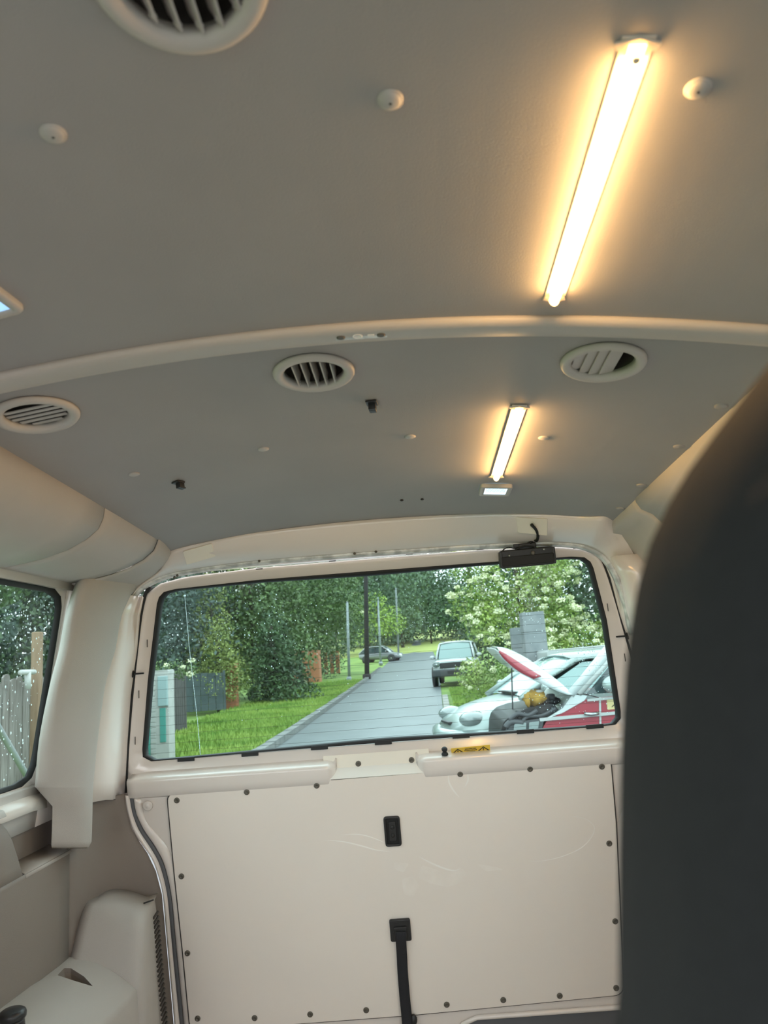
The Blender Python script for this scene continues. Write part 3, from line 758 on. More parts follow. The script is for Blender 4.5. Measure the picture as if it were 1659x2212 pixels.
for pts in ([(912, 1868), (948, 1880), (972, 1884), (992, 1872), (1008, 1884), (1000, 1904), (968, 1916), (930, 1908), (902, 1894)], [(868, 1898), (892, 1892), (906, 1912), (892, 1938), (872, 1930)], [(850, 1862), (884, 1864), (872, 1884), (854, 1878)], [(1030, 1866), (1070, 1872), (1088, 1878), (1050, 1882)]):
    q2 = round_poly([(lambda p: (p.x, p.z))(PT(u, v)) for u, v in pts], .006, 4); t_slab(q2, .0028, .0030, 'stain', 'stain_pale', board)

# rolled ledge under the window, interrupted by a notch in the middle
lp = [(1.978, -.238), (1.966, -.2455), (1.945, -.251), (1.934, -.2545), (1.9285, -.259), (1.928, -.265), (1.932, -.283), (1.9375, -.3005), (1.944, -.304)]
def ledge(x0, x1, cut0, cut1):
    rows = []; n = 24
    for i in range(n+1):
        x = x0 + (x1-x0)*i/n; rows.append([Vector((x, y, z)) for y, z in lp])
    def cap(x, s):
        out = []
        for t in (.25, .5, .75, 1.):
            out.append([Vector((x + s*.024*t, y + (1.956 - y)*t**1.6, z + (-.268 - z)*t*.15 - (.012*t*t if z < -.25 else 0))) for y, z in lp])
        return out
    if cut1: rows += cap(x1, 1)
    if cut0: rows = cap(x0, -1)[::-1] + rows
    B().grid(rows).out('ledge', 'paint', d1, smooth=True, solid=.0005)
nl = PT(706, 1670).x; nr = PT(920, 1655).x
ledge(-.662, nl, 0, 1); ledge(nr, .662, 1, 0)
ny0, ny1 = nl + .0, nr - .0
B().add([(ny0 - .01, 1.962, -.236), (ny1 + .01, 1.962, -.236), (ny1 + .012, 1.957, -.268), (ny0 - .012, 1.957, -.268)], [(0, 1, 2, 3)]).out('notch_plate', 'cover_plastic', d1, solid=.001)
B().add([(ny0 - .004, 1.957, -.266), (ny1 + .004, 1.957, -.266), (ny1 + .008, 1.936, -.290), (ny0 - .008, 1.936, -.290)], [(0, 1, 2, 3)]).out('notch_lip', 'board_edge', d1, solid=.002)
for u, v in ((774, 1650), (889, 1642)): mesh_at('screw', scm, PY(u, v, 1.9575), d1, TR)
# lower pressed recess at the foot of the tailgate
rc = [PT(u, v, .004) for u, v in ((1000, 2212), (1030, 2198), (1340, 2176))]
B().tube([rc[0] + Vector((-.02, 0, -.03)), rc[0], rc[1], rc[2], rc[2] + Vector((.04, 0, .003))], .006, 8).out('pressed_edge', 'paint', d1, smooth=True)
B().grid([[p + Vector((0, .001, -.004)), p + Vector((0, .004, -.06))] for p in rc]).out('handle_recess', 'grey_rubber', d1, solid=.003)

# ---- tailgate glass
w2 = root('window_2', (0, 1.94, -.24), 'rain-spotted tailgate window with fine heater lines looking onto the street', 'window', kind='structure')
hin = [q + (Vector((0, 0)) - q).normalized() * .011 for q in h_]
b = B(); ring_rows(b, [[w3(q, -.004) for q in h_], [w3(a.lerp(c, .35), -.002) for a, c in zip(h_, hin)], [w3(a.lerp(c, .8), -.006) for a, c in zip(h_, hin)], [w3(q, -.015) for q in hin], [w3(q, -.019) for q in hin]])
b.out('seal', 'black_rubber', w2, smooth=True)
glass = B().add([w3(q, -.017) for q in h_], [tuple(range(nn))]).out('glass', 'rear_glass', w2)
for u, v in ((402, 1646), (540, 1635), (690, 1621), (828, 1610), (996, 1596), (1135, 1586), (1285, 1575)):
    p = PW(u, v - 5, -.003); B().box((-.022, -.003, -.004), (.022, .003, .006), Matrix.Translation(p) @ Matrix.Rotation(.004, 4, 'Y')).out('seal_tab', 'black_rubber', w2, bevel=.001)
zlo, zhi = -.200, .195
for i in range(18):
    z = zlo + (zhi-zlo) * i / 17; xw = .625 - .062 * (z - zlo) / (zhi - zlo)
    B().tube([(x, yW(z, -.0155), z) for x in np.linspace(-xw, xw, 5)], .0003, 5).out('heater_line', 'heater', glass)
b = B()
tr_px = [(399, 1287), (403, 1330), (409, 1400), (418, 1480), (427, 1560), (433, 1634)]
P = resample([PW(u, v, -.0185) for u, v in tr_px], 60)
b.ell(P[0], (.0035, .001, .0028), 10, 6)
b.tube(P, .00055, 5)
for q in P[30:]:
    if random.random() < .85: b.ell(q, (.0011, .0008, .0016), 6, 4)
b.out('water_trickle', 'drop', glass, smooth=True)
b = B()
def drop(u, v, r):
    p = PW(u, v, -.0188); b.ell(p, (r, r*.6, r*random.uniform(.9, 1.35)), 6, 4)
for _ in range(150):
    u = random.gauss(560, 90); v = random.gauss(1350, 45) + .05*(560-u)*0
    if 330 < u < 900 and 1260 < v < 1480: drop(u, v, .0006 + .0011*random.random()**2)
for _ in range(150):
    u = random.gauss(1140, 38); v = random.gauss(1290, 34); drop(min(u, 1270), max(1235, v), .0006 + .0010*random.random()**2)
for _ in range(90):
    u = random.gauss(1272, 14); v = random.gauss(1385, 28); drop(u, v, .0007 + .0014*random.random()**2)
for _ in range(120): drop(random.uniform(1150, 1320), random.uniform(1400, 1540), .0006 + .0008*random.random()**2)
for _ in range(170):
    u = random.uniform(350, 1270); drop(u, random.uniform(1285, 1570), .0005 + .0008*random.random()**2)
for _ in range(40): drop(random.gauss(890, 18), random.gauss(1310, 40), .0008)
o = b.out('raindrops', 'drop', glass, smooth=True); o['kind'] = 'stuff'

# ---- fittings on the tailgate
ls = root('lock_button', PT(848, 1795), 'black rocker lock button set in the middle of the tailgate board', 'lock button')
TM = TR.to_4x4()
def tmat(u, v, o=.003): mm = TM.copy(); mm.translation = PT(u, v, o); return mm
RO = Matrix.Rotation(-.0, 4, 'Z')
mm = tmat(848, 1795)
def rrect(w, h, r, n=5): return [(q.x, q.y) for q in round_poly([(-w, -h), (w, -h), (w, h), (-w, h)], r, n)]
def bezel(b, w, h, r, t, z0, z1, mx):
    a = rrect(w, h, r); c = rrect(w-t, h-t, max(.001, r-t)); 
    ring_rows(b, [[mx @ Vector((x, y, z0)) for x, y in a], [mx @ Vector((x, y, z1*.7)) for x, y in a], [mx @ Vector((x*.96, y*.97, z1)) for x, y in a], [mx @ Vector((x, y, z1)) for x, y in c], [mx @ Vector((x, y, z0)) for x, y in c]]); return b
bezel(B(), .0205, .0375, .008, .006, -.001, .005, mm).out('bezel', 'black_plastic', ls, smooth=True)
B().prism(rrect(.015, .032, .004), -.001, .001, mm).out('well', 'black_rubber', ls)
B().prism(rrect(.0095, .0240, .004), .000, .0042, mm).out('rocker', 'black_plastic', ls, bevel=.0015)
for dy in (.010, -.010): B().lathe([(.0050, .004), (.0046, .0052), (.0001, .0048)], 14, mm @ Matrix.Translation((0, dy, 0))).out('symbol_dot', 'screw_dark', ls, smooth=True)

st = root('pull_strap', PT(878, 2212), 'black webbing pull strap hanging from a square black mount on the tailgate', 'pull strap')
mm = tmat(865, 2007)
mo = B().prism(rrect(.0262, .0275, .005), -.001, .008, mm).out('mount', 'black_plastic', st, bevel=.003)
B().prism(rrect(.0165, .0170, .003), .0075, .0125, mm @ Matrix.Translation((0, -.006, 0))).out('mount_cap', 'black_plastic', mo, bevel=.002)
path = [PT(866, 2012, .015), PT(866, 2030, .016), PT(868, 2060, .012), PT(870, 2100, .010), PT(874, 2150, .010), PT(878, 2190, .012), PT(881, 2225, .016), PT(882, 2260, .017)]
path = smooth_poly(path, 4); wd_ = [.0125]*len(path)
rows = [[p + Vector((-.0122, 0, 0)), p + Vector((-.009, -.0016, 0)), p + Vector((0, -.002, 0)), p + Vector((.009, -.0016, 0)), p + Vector((.0122, 0, 0))] for p in path]
B().grid(rows).out('webbing', 'strap_web', st, smooth=True, solid=.002)
B().ell(PT(893, 2203, .010), (.010, .006, .013), 12, 8).out('toggle', 'black_plastic', st, smooth=True)

sk = root('warning_sticker', PY(1016, 1622, 1.94), 'yellow warning sticker with two triangle symbols on the tailgate ledge', 'sticker')
def lp_pt(u, v, o=.0004):
    return on_plane(u, v, (0, .30, .954), (0, 1.940, -.249 + o))
cs = [(974, 1617), (1058, 1609), (1061, 1622), (974, 1631)]
c4 = [on_plane(u, v, (0, .55, .83), (0, 1.945, -.2445)) for u, v in cs]
ce = sum(c4, Vector())/4; ex = (c4[1]-c4[0]).normalized(); nz = ex.cross(c4[1]-c4[2]).normalized(); nz = nz if nz.dot(CAM-ce) > 0 else -nz; ey = nz.cross(ex)
if ey.z < 0: ey = -ey
SM = Matrix((ex, ey, nz)).transposed().to_4x4(); SM.translation = ce
hw = (c4[1]-c4[0]).length/2; hh_ = (c4[0]-c4[3]).length/2
B().box((-hw, -hh_, -.0002), (hw, hh_, .0006), SM).out('sticker_base', 'yellow_label', sk)
for s in (-1, 1):
    a = hh_*.8; mmx = SM @ Matrix.Translation((s*hw*.66, -.0002, .0007))
    b = B(); out_ = [(-a*1.25, -a*.9), (a*1.25, -a*.9), (0, a)]; in_ = [(x*.66, y*.66 - a*.10) for x, y in out_]
    ring_rows(b, [[mmx @ Vector((x, y, 0)) for x, y in out_], [mmx @ Vector((x, y, 0)) for x, y in in_]])
    b.box((-a*.10, -a*.25, 0), (a*.10, a*.35, .0001), mmx).box((-a*.10, -a*.55, 0), (a*.10, -a*.38, .0001), mmx)
    b.out('triangle_symbol', 'label_ink', sk)
b = B()
for row, n_ in ((.45, 9), (0., 10), (-.45, 7)):
    for k in range(n_):
        x = (k - (n_-1)/2) * hw*.066; b.box((x - hw*.024, row*hh_ - hh_*.13, .0007), (x + hw*.024, row*hh_ + hh_*.13, .0009), SM)
b.out('print', 'label_ink', sk)
bs = root('bump_stop', PY(961, 1628, 1.938), 'small black rubber bump stop beside the yellow sticker', 'bump stop')
q = PY(961, 1630, 1.936)
mm = Matrix.Translation(q) @ Matrix.Rotation(.35, 4, 'X')
B().lathe([(.0085, 0), (.0082, .003), (.0055, .005), (.0050, .009), (.0072, .012), (.0076, .016), (.0050, .019), (.0001, .020)], 16, mm).out('rubber', 'black_rubber', bs, smooth=True)

# ---- high brake light hanging over the glass, with its cable
bl = root('brake_light', PW(1137, 1225, .05), 'black high-level brake light unit dangling by its cable over the tailgate window', 'brake light')
c = PW(1138, 1204, .045); rot = Matrix.Rotation(-.012, 4, 'Y')
mm = Matrix.Translation(c) @ rot @ Matrix.Rotation(math.pi/2 + .12, 4, 'X')
hb = B().prism(rrect(.068, .0225, .009), -.016, .014, mm).out('housing', 'black_plastic', bl, bevel=.004, seg=3)
B().prism(rrect(.0655, .012, .004), .012, .0165, mm @ Matrix.Translation((0, -.006, 0))).out('lens', 'black_rubber', bl, bevel=.002)
for s in (-1, 1): B().prism(rrect(.004, .0205, .003), -.014, .0155, mm @ Matrix.Translation((s*.0655, -.001, 0))).out('end_cap', 'black_plastic', bl, bevel=.002)
br = B().box((-.018, .014, -.010), (.026, .036, .006), mm).out('bracket', 'black_plastic', bl, bevel=.003)
B().box((.006, .030, -.004), (.018, .046, .003), mm).out('clip', 'black_plastic', br, bevel=.002)
B().box((-.030, .026, -.004), (-.012, .036, .004), mm).out('clip', 'black_plastic', br, bevel=.001)
B().lathe([(.0052, 0), (.0052, .003), (.003, .004), (.0001, .004)], 14, mm @ Matrix.Translation((.014, .010, .014))).out('bolt', 'screw_grey', hb, smooth=True)
B().lathe([(.0028, 0), (.0028, .002), (.0001, .002)], 10, mm @ Matrix.Translation((-.045, .008, .014))).out('bolt', 'chrome', hb, smooth=True)
B().lathe([(.0028, 0), (.0028, .002), (.0001, .002)], 10, mm @ Matrix.Translation((.042, .016, .014))).out('bolt', 'chrome', hb, smooth=True)
B().tube(smooth_poly([mm @ Vector(v) for v in ((-.060, .014, .010), (-.058, .024, .012), (-.045, .029, .012), (-.030, .025, .010), (-.02, .026, .006))], 4), .0016, 6).out('wire', 'black_rubber', bl, smooth=True)
B().tube(smooth_poly([mm @ Vector(v) for v in ((-.035, .018, .010), (-.01, .028, .013), (.012, .026, .012), (.03, .018, .010))], 4), .0022, 6).out('wire', 'black_rubber', bl, smooth=True)
hp = header_pt(.008)
cp = [hp(1149, 1134), hp(1150, 1137) + Vector((0, -.006, 0)), hp(1157, 1143), hp(1161, 1152), hp(1162, 1160), hp(1159, 1168), mm @ Vector((.020, .044, .004)), mm @ Vector((.010, .034, .006))]
B().tube(smooth_poly(cp, 5), .0036, 8).out('cable', 'black_rubber', bl, smooth=True)
B().lathe([(.0042, -.001), (.0042, .002), (.0001, .003)], 12, Matrix.Translation(cp[0]) @ Matrix.Rotation(math.radians(135), 4, 'X')).out('grommet', 'black_rubber', bl, smooth=True)

# ================================================================== ROOF FITTINGS
def vent(i, label, slats, group='round air vents in the roof'):
    x, y = VENTS[i]; r = root('air_vent', (x, y, roofz(x, y)), label, 'air vent', group)
    mm = roofM(x, y)
    B().lathe([(.0405, -.006), (.0412, .0015), (.0440, .0042), (.0485, .0050), (.0520, .0040), (.0538, .0012), (.0540, -.001)], 48, mm, cap=False).out('ring', 'vent_plastic', r, smooth=True, solid=.001)
    B().lathe([(.0410, .002), (.0405, -.028), (.036, -.034), (.0001, -.034)], 40, mm, cap=False).out('housing', 'duct_dark', r, smooth=True)
    for pos, ang, axis, depth, z in slats:
        L = math.sqrt(max(0, .0392**2 - pos**2)); 
        if axis == 'y': m2 = mm @ Matrix.Translation((pos, 0, z)) @ Matrix.Rotation(ang, 4, 'Y'); bx = ((-.0009, -L, -depth), (.0009, L, depth))
        else: m2 = mm @ Matrix.Translation((0, pos, z)) @ Matrix.Rotation(ang, 4, 'X'); bx = ((-L, -.0009, -depth), (L, .0009, depth))
        s = B().box(*bx, m2).out('slat', 'vent_plastic', r, bevel=.0004)
        if axis == 'y' and i in (1, 3): B().lathe([(.0022, -.002), (.0022, .002)], 8, m2 @ Matrix.Translation((0, L*.92, depth*.5))).out('pivot', 'vent_plastic', s)
    return r
R_ = math.radians
vent(1, 'round roof vent with open upright slats in the middle of the rear roof panel', [(p, R_(6), 'y', .010, -.006) for p in (-.026, -.0135, -.001, .0115, .024)])
vent(2, 'round roof vent with slats folded nearly shut, on the right of the rear panel', [(p, R_(76), 'y', .0095, -.003) for p in (.029, .0155, .002, -.0115)])
vent(0, 'round roof vent with cross slats folded shut, at the left edge of the rear panel', [(p, R_(80), 'x', .0043, -.004) for p in (.033, .0215, .010, -.0015, -.013)])
vent(3, 'large-looking round roof vent cut off by the top edge of the picture', [(p, R_(-28), 'y', .010, -.006) for p in (-.027, -.0135, .0, .0135, .027)])

def cap(u, v, label, big=True):
    p = PR(u, v); r = root('screw_cap', (p.x, p.y, p.z), label, 'screw cap', 'raised screw caps on the front roof panel' if big else 'flat round caps on the rear roof panel')
    mm = roofM(p.x, p.y, 0 if big else -.0015)
    if big:
        B().lathe([(.0098, -.001), (.0098, .0008), (.0088, .0016), (.0001, .0018)], 24, mm).out('flange', 'cap_plastic', r, smooth=True)
        B().lathe([(.0082, .001), (.0078, .0022), (.0058, .0034), (.0026, .0040), (.0001, .0039)], 24, mm).out('dome', 'cap_plastic', r, smooth=True)
        B().lathe([(.0011, .0030), (.0011, .0041), (.0001, .0041)], 12, mm).out('hole', 'screw_dark', r)
    else:
        B().lathe([(.0092, -.001), (.0090, .0008), (.0078, .0016), (.0001, .0020)], 24, mm).out('cap', 'headliner' if u > 1200 else 'cap_plastic', r, smooth=True)
        B().lathe([(.0098, -.0015), (.0098, .0004), (.0092, .0005)], 24, mm, cap=False).out('rim', 'headliner', r, smooth=True)
cap(115, 288, 'raised grey screw cap at the far left of the front roof panel')
cap(843, 215, 'raised grey screw cap mid front roof panel, left of the long light')
cap(1508, 190, 'raised grey screw cap right of the long LED light')
for u, v, l in ((290, 1026, 'flat pale cap left of the black clip near the left duct'), (569, 972, 'flat pale cap below the open middle vent'), (886, 945, 'flat cap to the right below the black clip beside the middle vent'),
                (1175, 948, 'flat cap just right of the short LED light'), (1558, 880, 'flat cap by the right rail, nearest the dark seat'), (1467, 967, 'flat cap by the right rail, second from the dark seat'),
                (1385, 1050, 'flat cap by the right rail just above its seam'), (1340, 1100, 'flat cap in the rear right corner of the roof')): cap(u, v, l, False)
def clip(u, v, label, rz):
    p = PR(u, v); r = root('roof_clip', (p.x, p.y, p.z), label, 'clip', 'black clips on the rear roof panel'); mm = roofM(p.x, p.y) @ Matrix.Rotation(rz, 4, 'Z')
    B().box((-.0085, -.009, -.001), (.0085, .009, .002), mm).out('base', 'black_plastic', r, bevel=.0008)
    B().box((-.0055, -.002, .001), (.0055, .010, .011), mm).box((-.0055, .002, .009), (.0055, .013, .0115), mm).out('hook', 'black_plastic', r, bevel=.001)
clip(803, 870, 'black hook clip just right of the middle roof vent', .1); clip(385, 1042, 'black hook clip near the left duct and rear header', .5)

def led(x, y0, y1, label, w, screw):
    ym = (y0+y1)/2; r = root('led_light', (x, ym, roofz(x, ym)), label, 'LED light', 'LED strip lights in the roof'); mm = roofM(x, ym); h = (y1-y0)/2
    B().prism([(-w*1.9, -h-.004), (w*1.9, -h-.004), (w*1.9, h+.004), (-w*1.9, h+.004)], -.001, .0014, mm).out('profile', 'led_profile', r, bevel=.0006)
    dif = B(); n = 10
    rows = []
    for yy in np.linspace(-h+.012, h-.014, 2): rows.append([(w*math.cos(math.pi*k/n)*1.0, yy, .0014 + .0095*math.sin(math.pi*k/n)) for k in range(n+1)])
    dif.grid([[mm @ Vector(v) for v in rr] for rr in rows]); nA = n+1
    dif.F += [tuple(range(nA)), tuple(range(2*nA-1, nA-1, -1))]
    dif.out('diffuser', 'led_diffuser', r, smooth=True)
    for s, L in ((-1, .012), (1, .014)):
        y_a = s*h; y_b = s*(h - L); ya, yb = min(y_a, y_b), max(y_a, y_b)
        e = B(); e.grid([[mm @ Vector((w*math.cos(math.pi*k/n), yy, .0014 + .0088*math.sin(math.pi*k/n))) for k in range(n+1)] for yy in (ya, yb)])
        e.F += [tuple(range(nA)), tuple(range(2*nA-1, nA-1, -1))]; ec = e.out('end_cap', 'led_end', r, smooth=True)
        flp = [(-w*2.6, s*h), (-w*2.2, s*(h-.005)), (-w, s*(h-.009)), (w, s*(h-.009)), (w*2.2, s*(h-.005)), (w*2.6, s*h), (0, s*(h+.004))]
        if screw and s > 0: flp = [(a*.8, c_) for a, c_ in flp]
        if s > 0: flp = flp[::-1]
        B().prism(flp, .0008, .0030, mm).out('end_flange', 'led_profile', ec)
        if s < 0 and screw: B().lathe([(.0026, 0), (.0024, .0012), (.0001, .0010)], 12, mm @ Matrix.Translation((0, -h+.006, .0098))).out('screw', 'led_profile', ec, smooth=True)
led(.2905, .429, .757, 'long warm white LED strip light glowing on the front roof panel', .0060, True)
led(.2915, 1.068, 1.436, 'short-looking warm LED strip light on the rear roof panel above the dome lamp', .0060, False)

def dome(x, y, w, h, label, lens, rz=0.):
    r = root('dome_lamp', (x, y, roofz(x, y)), label, 'dome lamp', 'small dome lamps in the roof'); mm = roofM(x, y) @ Matrix.Rotation(rz, 4, 'Z')
    bezel(B(), w, h, .010, .010, -.001, .007, mm).out('frame', 'vent_plastic', r, smooth=True)
    ln = B().prism(rrect(w-.0095, h-.0095, .004), .0, .0050, mm).out('lens', lens, r, bevel=.001)
    for k in range(16):
        xx = (k - 7.5) * (w - .012) * 2 / 17; B().box((xx-.0005, -(h-.012)*1., .0048), (xx+.0005, (h-.012)*.35, .0058), mm).out('lens_rib', 'lamp_rib', ln)
p = PR(1070, 1056); dome(p.x, p.y, .0335, .036, 'small rectangular dome lamp lit cold white at the end of the short LED light', 'lamp_lens')
p = PR(-62, 640); dome(p.x, p.y, .0335, .038, 'small bluish dome lamp cut off by the left picture edge', 'lamp_blue', .12)

# ================================================================== DARK SEAT BESIDE THE CAMERA
SEAT_Y = .21
seat = root('seat', (.40, SEAT_Y + .1, -.95), 'charcoal fabric seat with a tall rounded backrest close to the camera on the right', 'seat')
so_px = [(1336, 2600), (1336, 2212), (1337, 1900), (1340, 1650), (1348, 1480), (1362, 1350), (1388, 1220), (1432, 1110), (1495, 1005), (1570, 905), (1659, 790), (1750, 690), (1850, 620)]
so = [PY(u, v, SEAT_Y) for u, v in so_px]
ol = [(p.x, p.z) for p in so]
xr = ol[-1][0] + .16
mx_ = (ol[0][0] + xr)/2 + .08
lefts = [Vector((x, z, 0)) for x, z in [(ol[0][0], -.42)] + ol]
lefts = smooth_poly(lefts, 3)
outl2 = [Vector((p.x, p.y)) for p in lefts] + [Vector((2*mx_ - p.x, p.y)) for p in lefts[::-1]]
cS = Vector((mx_, -.12)); oo = by_angle(outl2, cS, 120)
rings = []
SEAT_D = -.085
for sc_, dy in ((.0, -.012), (.5, -.010), (.8, -.004), (.93, .006), (.985, .020), (1., .040), (1., .065), (1., .085), (.95, .10), (.8, .108), (.0, .112)):
    rings.append([Vector(((cS + (q - cS)*max(sc_, .001)).x, SEAT_Y + SEAT_D + dy, (cS + (q - cS)*max(sc_, .001)).y)) for q in oo])
b = B(); ring_rows(b, rings); b.out('backrest', 'seat_cloth', seat, smooth=True)
B().prism(rrect(.21, .20, .05), -.50, -.40, Matrix.Translation((mx_, SEAT_Y - .14, 0))).out('cushion', 'seat_cloth', seat, bevel=.02, seg=4)
for sx in (-1, 1):
    for sy in (-1, 1): B().tube([(mx_ + sx*.17, SEAT_Y - .14 + sy*.14, -.49), (mx_ + sx*.17, SEAT_Y - .14 + sy*.14, -.95)], .014).out('leg', 'black_plastic', seat, smooth=True)

# ================================================================== STREET BEHIND THE VAN
gy = [-30, -10, 0, 5, 10, 14, 18, 22, 27, 33, 40, 50, 62, 76, 92, 110, 140, 180, 260]
gd = B().grid([[(x, y, gz(y) - .03) for x in (-90, -30, -12, -6, -3, 0, 3, 8, 20, 50, 100)] for y in gy]).out('ground', 'grass', smooth=True)
tag(gd, 'grass verges and meadow either side of the street', 'ground', kind='structure')
fd = B().grid([[(x, y, gz(y) + .02) for x in (-40, -5, 20, 60)] for y in (86, 110, 140, 200)]).out('field', 'field', smooth=True); tag(fd, 'bright yellow-green field at the far end of the street', 'field', kind='structure')
Lk = [PG(u, v) for u, v in ((580, 1622), (660, 1572), (705, 1535), (770, 1490), (815, 1464))]
def lk(y): return -2.70 - .010*(max(0, y-13)) + .00012*max(0, y-13)**2
def rk(y): return .42 + .022*(y-13) if y < 60 else 1.45 + .004*(y-60)
rd = B().grid([[(lk(y), y, gz(y)), ((lk(y)+rk(y))/2, y, gz(y)+.03), (rk(y), y, gz(y))] for y in np.linspace(3, 130, 60)]).out('road', 'asphalt', smooth=True); tag(rd, 'wet grey asphalt lane running away between the verges', 'road', kind='structure')
pk_ = B().grid([[(-3.6 if y < 3 else rk(y), y, gz(y)-.005), (4, y, gz(y)-.005), (9, y, gz(y)-.005)] for y in (-14, -4, 2.99, 3, 8, 13, 17.5)]).out('parking_apron', 'asphalt', smooth=True); tag(pk_, 'grey asphalt parking apron under the parked cars', 'pavement', kind='structure')  # unseen stretch under the van added to keep green bounce out
kr = root('kerb', (-2.8, 14, gz(14)), 'low grey stone kerb along the left edge of the lane', 'kerb')
for i in range(48):
    y = 8 + i*1.0
    a = math.atan2(lk(y+1)-lk(y), 1); mx = Matrix.Translation((lk(y)-.09, y, gz(y))) @ Matrix.Rotation(-a, 4, 'Z')
    B().box((-.09, .0, -.1), (.09, .985, .13 + random.uniform(-.008, .008)), mx).out('kerb_stone', 'kerb_stone', kr)
kw = root('kerb_strip', (rk(14)+.05, 14, gz(14)), 'pale concrete kerb strip on the right edge of the lane', 'kerb')
for i in range(16):
    y = 9 + i*1.0; mx = Matrix.Translation((rk(y)+.02, y, gz(y))) @ Matrix.Rotation(-.022, 4, 'Z')
    B().box((0, 0, -.05), (.17, .985, .05), mx).out('kerb_stone', 'kerb_white', kw)
def tri_cloud(name, P, size, mt, parent, flat=.0, long=1.6, kind='stuff', upright=False):
    P = np.asarray(P, float); n = len(P); size = np.asarray(size) * np.ones(n)
    a = rng.normal(size=(n, 3)); a /= np.linalg.norm(a, axis=1)[:, None]
    if upright: a = a*.25 + np.array([0, 0, 1.]); a /= np.linalg.norm(a, axis=1)[:, None]
    c = rng.normal(size=(n, 3)); c[:, 2] *= (1-flat); b_ = np.cross(a, c); b_ /= np.linalg.norm(b_, axis=1)[:, None] + 1e-9
    s = size[:, None] * rng.uniform(.6, 1.25, (n, 1))
    V = np.stack([P - a*s*long*.5, P + b_*s*.42, P + a*s*long*.5, P - b_*s*.42], 1).reshape(-1, 3)
    L = np.array(org(parent)); V = (V - L).astype(np.float32)
    me = bpy.data.meshes.new(name); me.vertices.add(4*n); me.vertices.foreach_set('co', V.ravel())
    me.loops.add(4*n); me.loops.foreach_set('vertex_index', np.arange(4*n, dtype=np.int32))
    me.polygons.add(n); me.polygons.foreach_set('loop_start', np.arange(0, 4*n, 4, dtype=np.int32)); me.polygons.foreach_set('loop_total', np.full(n, 4, dtype=np.int32))
    me.update(calc_edges=True); me.materials.append(MATS[mt])
    o = bpy.data.objects.new(name, me); COL.objects.link(o); o.parent = parent
    if kind: o['kind'] = kind
    return o
def blob_pts(blobs, dens, size, fill=.55):
    out = []
    for c, r in blobs:
        c = np.array(c); r = np.array(r); k = max(60, int(dens * (r[0]*r[1] + r[1]*r[2] + r[0]*r[2]) * 4 / (size*size) * .5))
        d = rng.normal(size=(k, 3)); d /= np.linalg.norm(d, axis=1)[:, None]
        rad = 1 - fill * rng.random((k, 1))**1.6 + rng.normal(size=(k, 1))*.05
        out.append(c + d * r * rad)
    return np.concatenate(out)
def tree(name, label, cat, x, y, blobs, mt, size, dens=.9, trunk=True, group=None, flat=0., long=1.6, flowers=None, trunk_r=.14):
    size = size * .52; z = gz(y); r = root(name, (x, y, z), label, cat, group)
    bl_ = [((x + c[0], y + c[1], z + c[2]), rr) for c, rr in blobs]
    tri_cloud('foliage', blob_pts(bl_, dens, size), size, mt, r, flat, long)
    if trunk:
        top = max(c[2] for c, _ in blobs)
        B().tube([(x, y, z-.1), (x + .03, y, z + top*.5), (x - .02, y, z + top)], [trunk_r, trunk_r*.8, trunk_r*.35], 8).out('trunk', 'bark', r, smooth=True)
    if flowers:
        fm, n, fs = flowers; P = []
        for c, rr in bl_:
            k = max(2, int(n * rr[0]*rr[2])); d = rng.normal(size=(k, 3)); d[:, 1] = -np.abs(d[:, 1]); d /= np.linalg.norm(d, axis=1)[:, None]
            P.append(np.array(c) + d*np.array(rr)*1.02)
        P = np.concatenate(P); Q = []
        for q in P:
            k = 46; a = rng.uniform(0, 2*np.pi, k); rr = fs*np.sqrt(rng.random(k)); s = rng.uniform(.6, 1.15)
            Q.append(q + np.stack([rr*np.cos(a)*s, rng.normal(size=k)*fs*.25, rr*np.sin(a)*s*.65], 1))
        tri_cloud('blossom', np.concatenate(Q), fs*.46, fm, r, 0., 1.1)
    return r
def dome_blobs(w, h, n, base=.6, dy=None, rr=(.45, .8)):
    out = []
    for i in range(n):
        t = random.random(); zz = base + (h-base)*t; k = math.sqrt(max(.05, 1-(max(0, t-.35)/.75)**2))
        s = random.uniform(*rr) * w*.42
        out.append(((random.uniform(-1, 1)*w*.5*k, random.uniform(-1, 1)*(dy or w*.35)*k, zz), (s, s, s*.85)))
    return out
def cone_blobs(w, h, n, base=.3):
    return [((random.uniform(-.15, .15)*w*(1-i/n), random.uniform(-.15, .15)*w*(1-i/n), base + (h-base)*i/n), (w*.5*(1-.8*i/n)+.15, w*.5*(1-.8*i/n)+.15, (h/n)*1.25)) for i in range(n)]
def px_x(u, y): return PY(u, 1420, y).x
TG = 'trees and shrubs left of the lane'
# left of the lane, near to far
tree('spruce_tree', 'dark bluish spruce filling the left edge of the tailgate window', 'tree', px_x(330, 26), 26, cone_blobs(5.6, 11, 11, 1.2), 'leaf_blue', .22, .8, group=TG)
tree('spruce_tree', 'dark bluish spruce behind the small thuja at the window left', 'tree', px_x(405, 31), 31, cone_blobs(5.2, 12, 11, .8), 'leaf_blue', .24, .8, group=TG)
tree('thuja_tree', 'yellow-green thuja with a pointed top left in the tailgate view', 'tree', px_x(450, 27), 27.5, cone_blobs(2.2, 4.9, 8, 1.2), 'leaf_yellow', .13, 1., group=TG)
tree('thuja_tree', 'low yellow-green thuja hanging over the grey gate', 'tree', px_x(468, 25), 25.2, cone_blobs(1.6, 2.9, 6, .9), 'leaf_yellow', .12, 1., group=TG)
tree('fir_tree', 'drooping dark green fir right of the orange brick pier', 'tree', px_x(585, 27), 27.4, cone_blobs(2.5, 3.3, 7, .25), 'leaf_dark', .17, 1.0, group=TG, flat=.3, long=2.2)
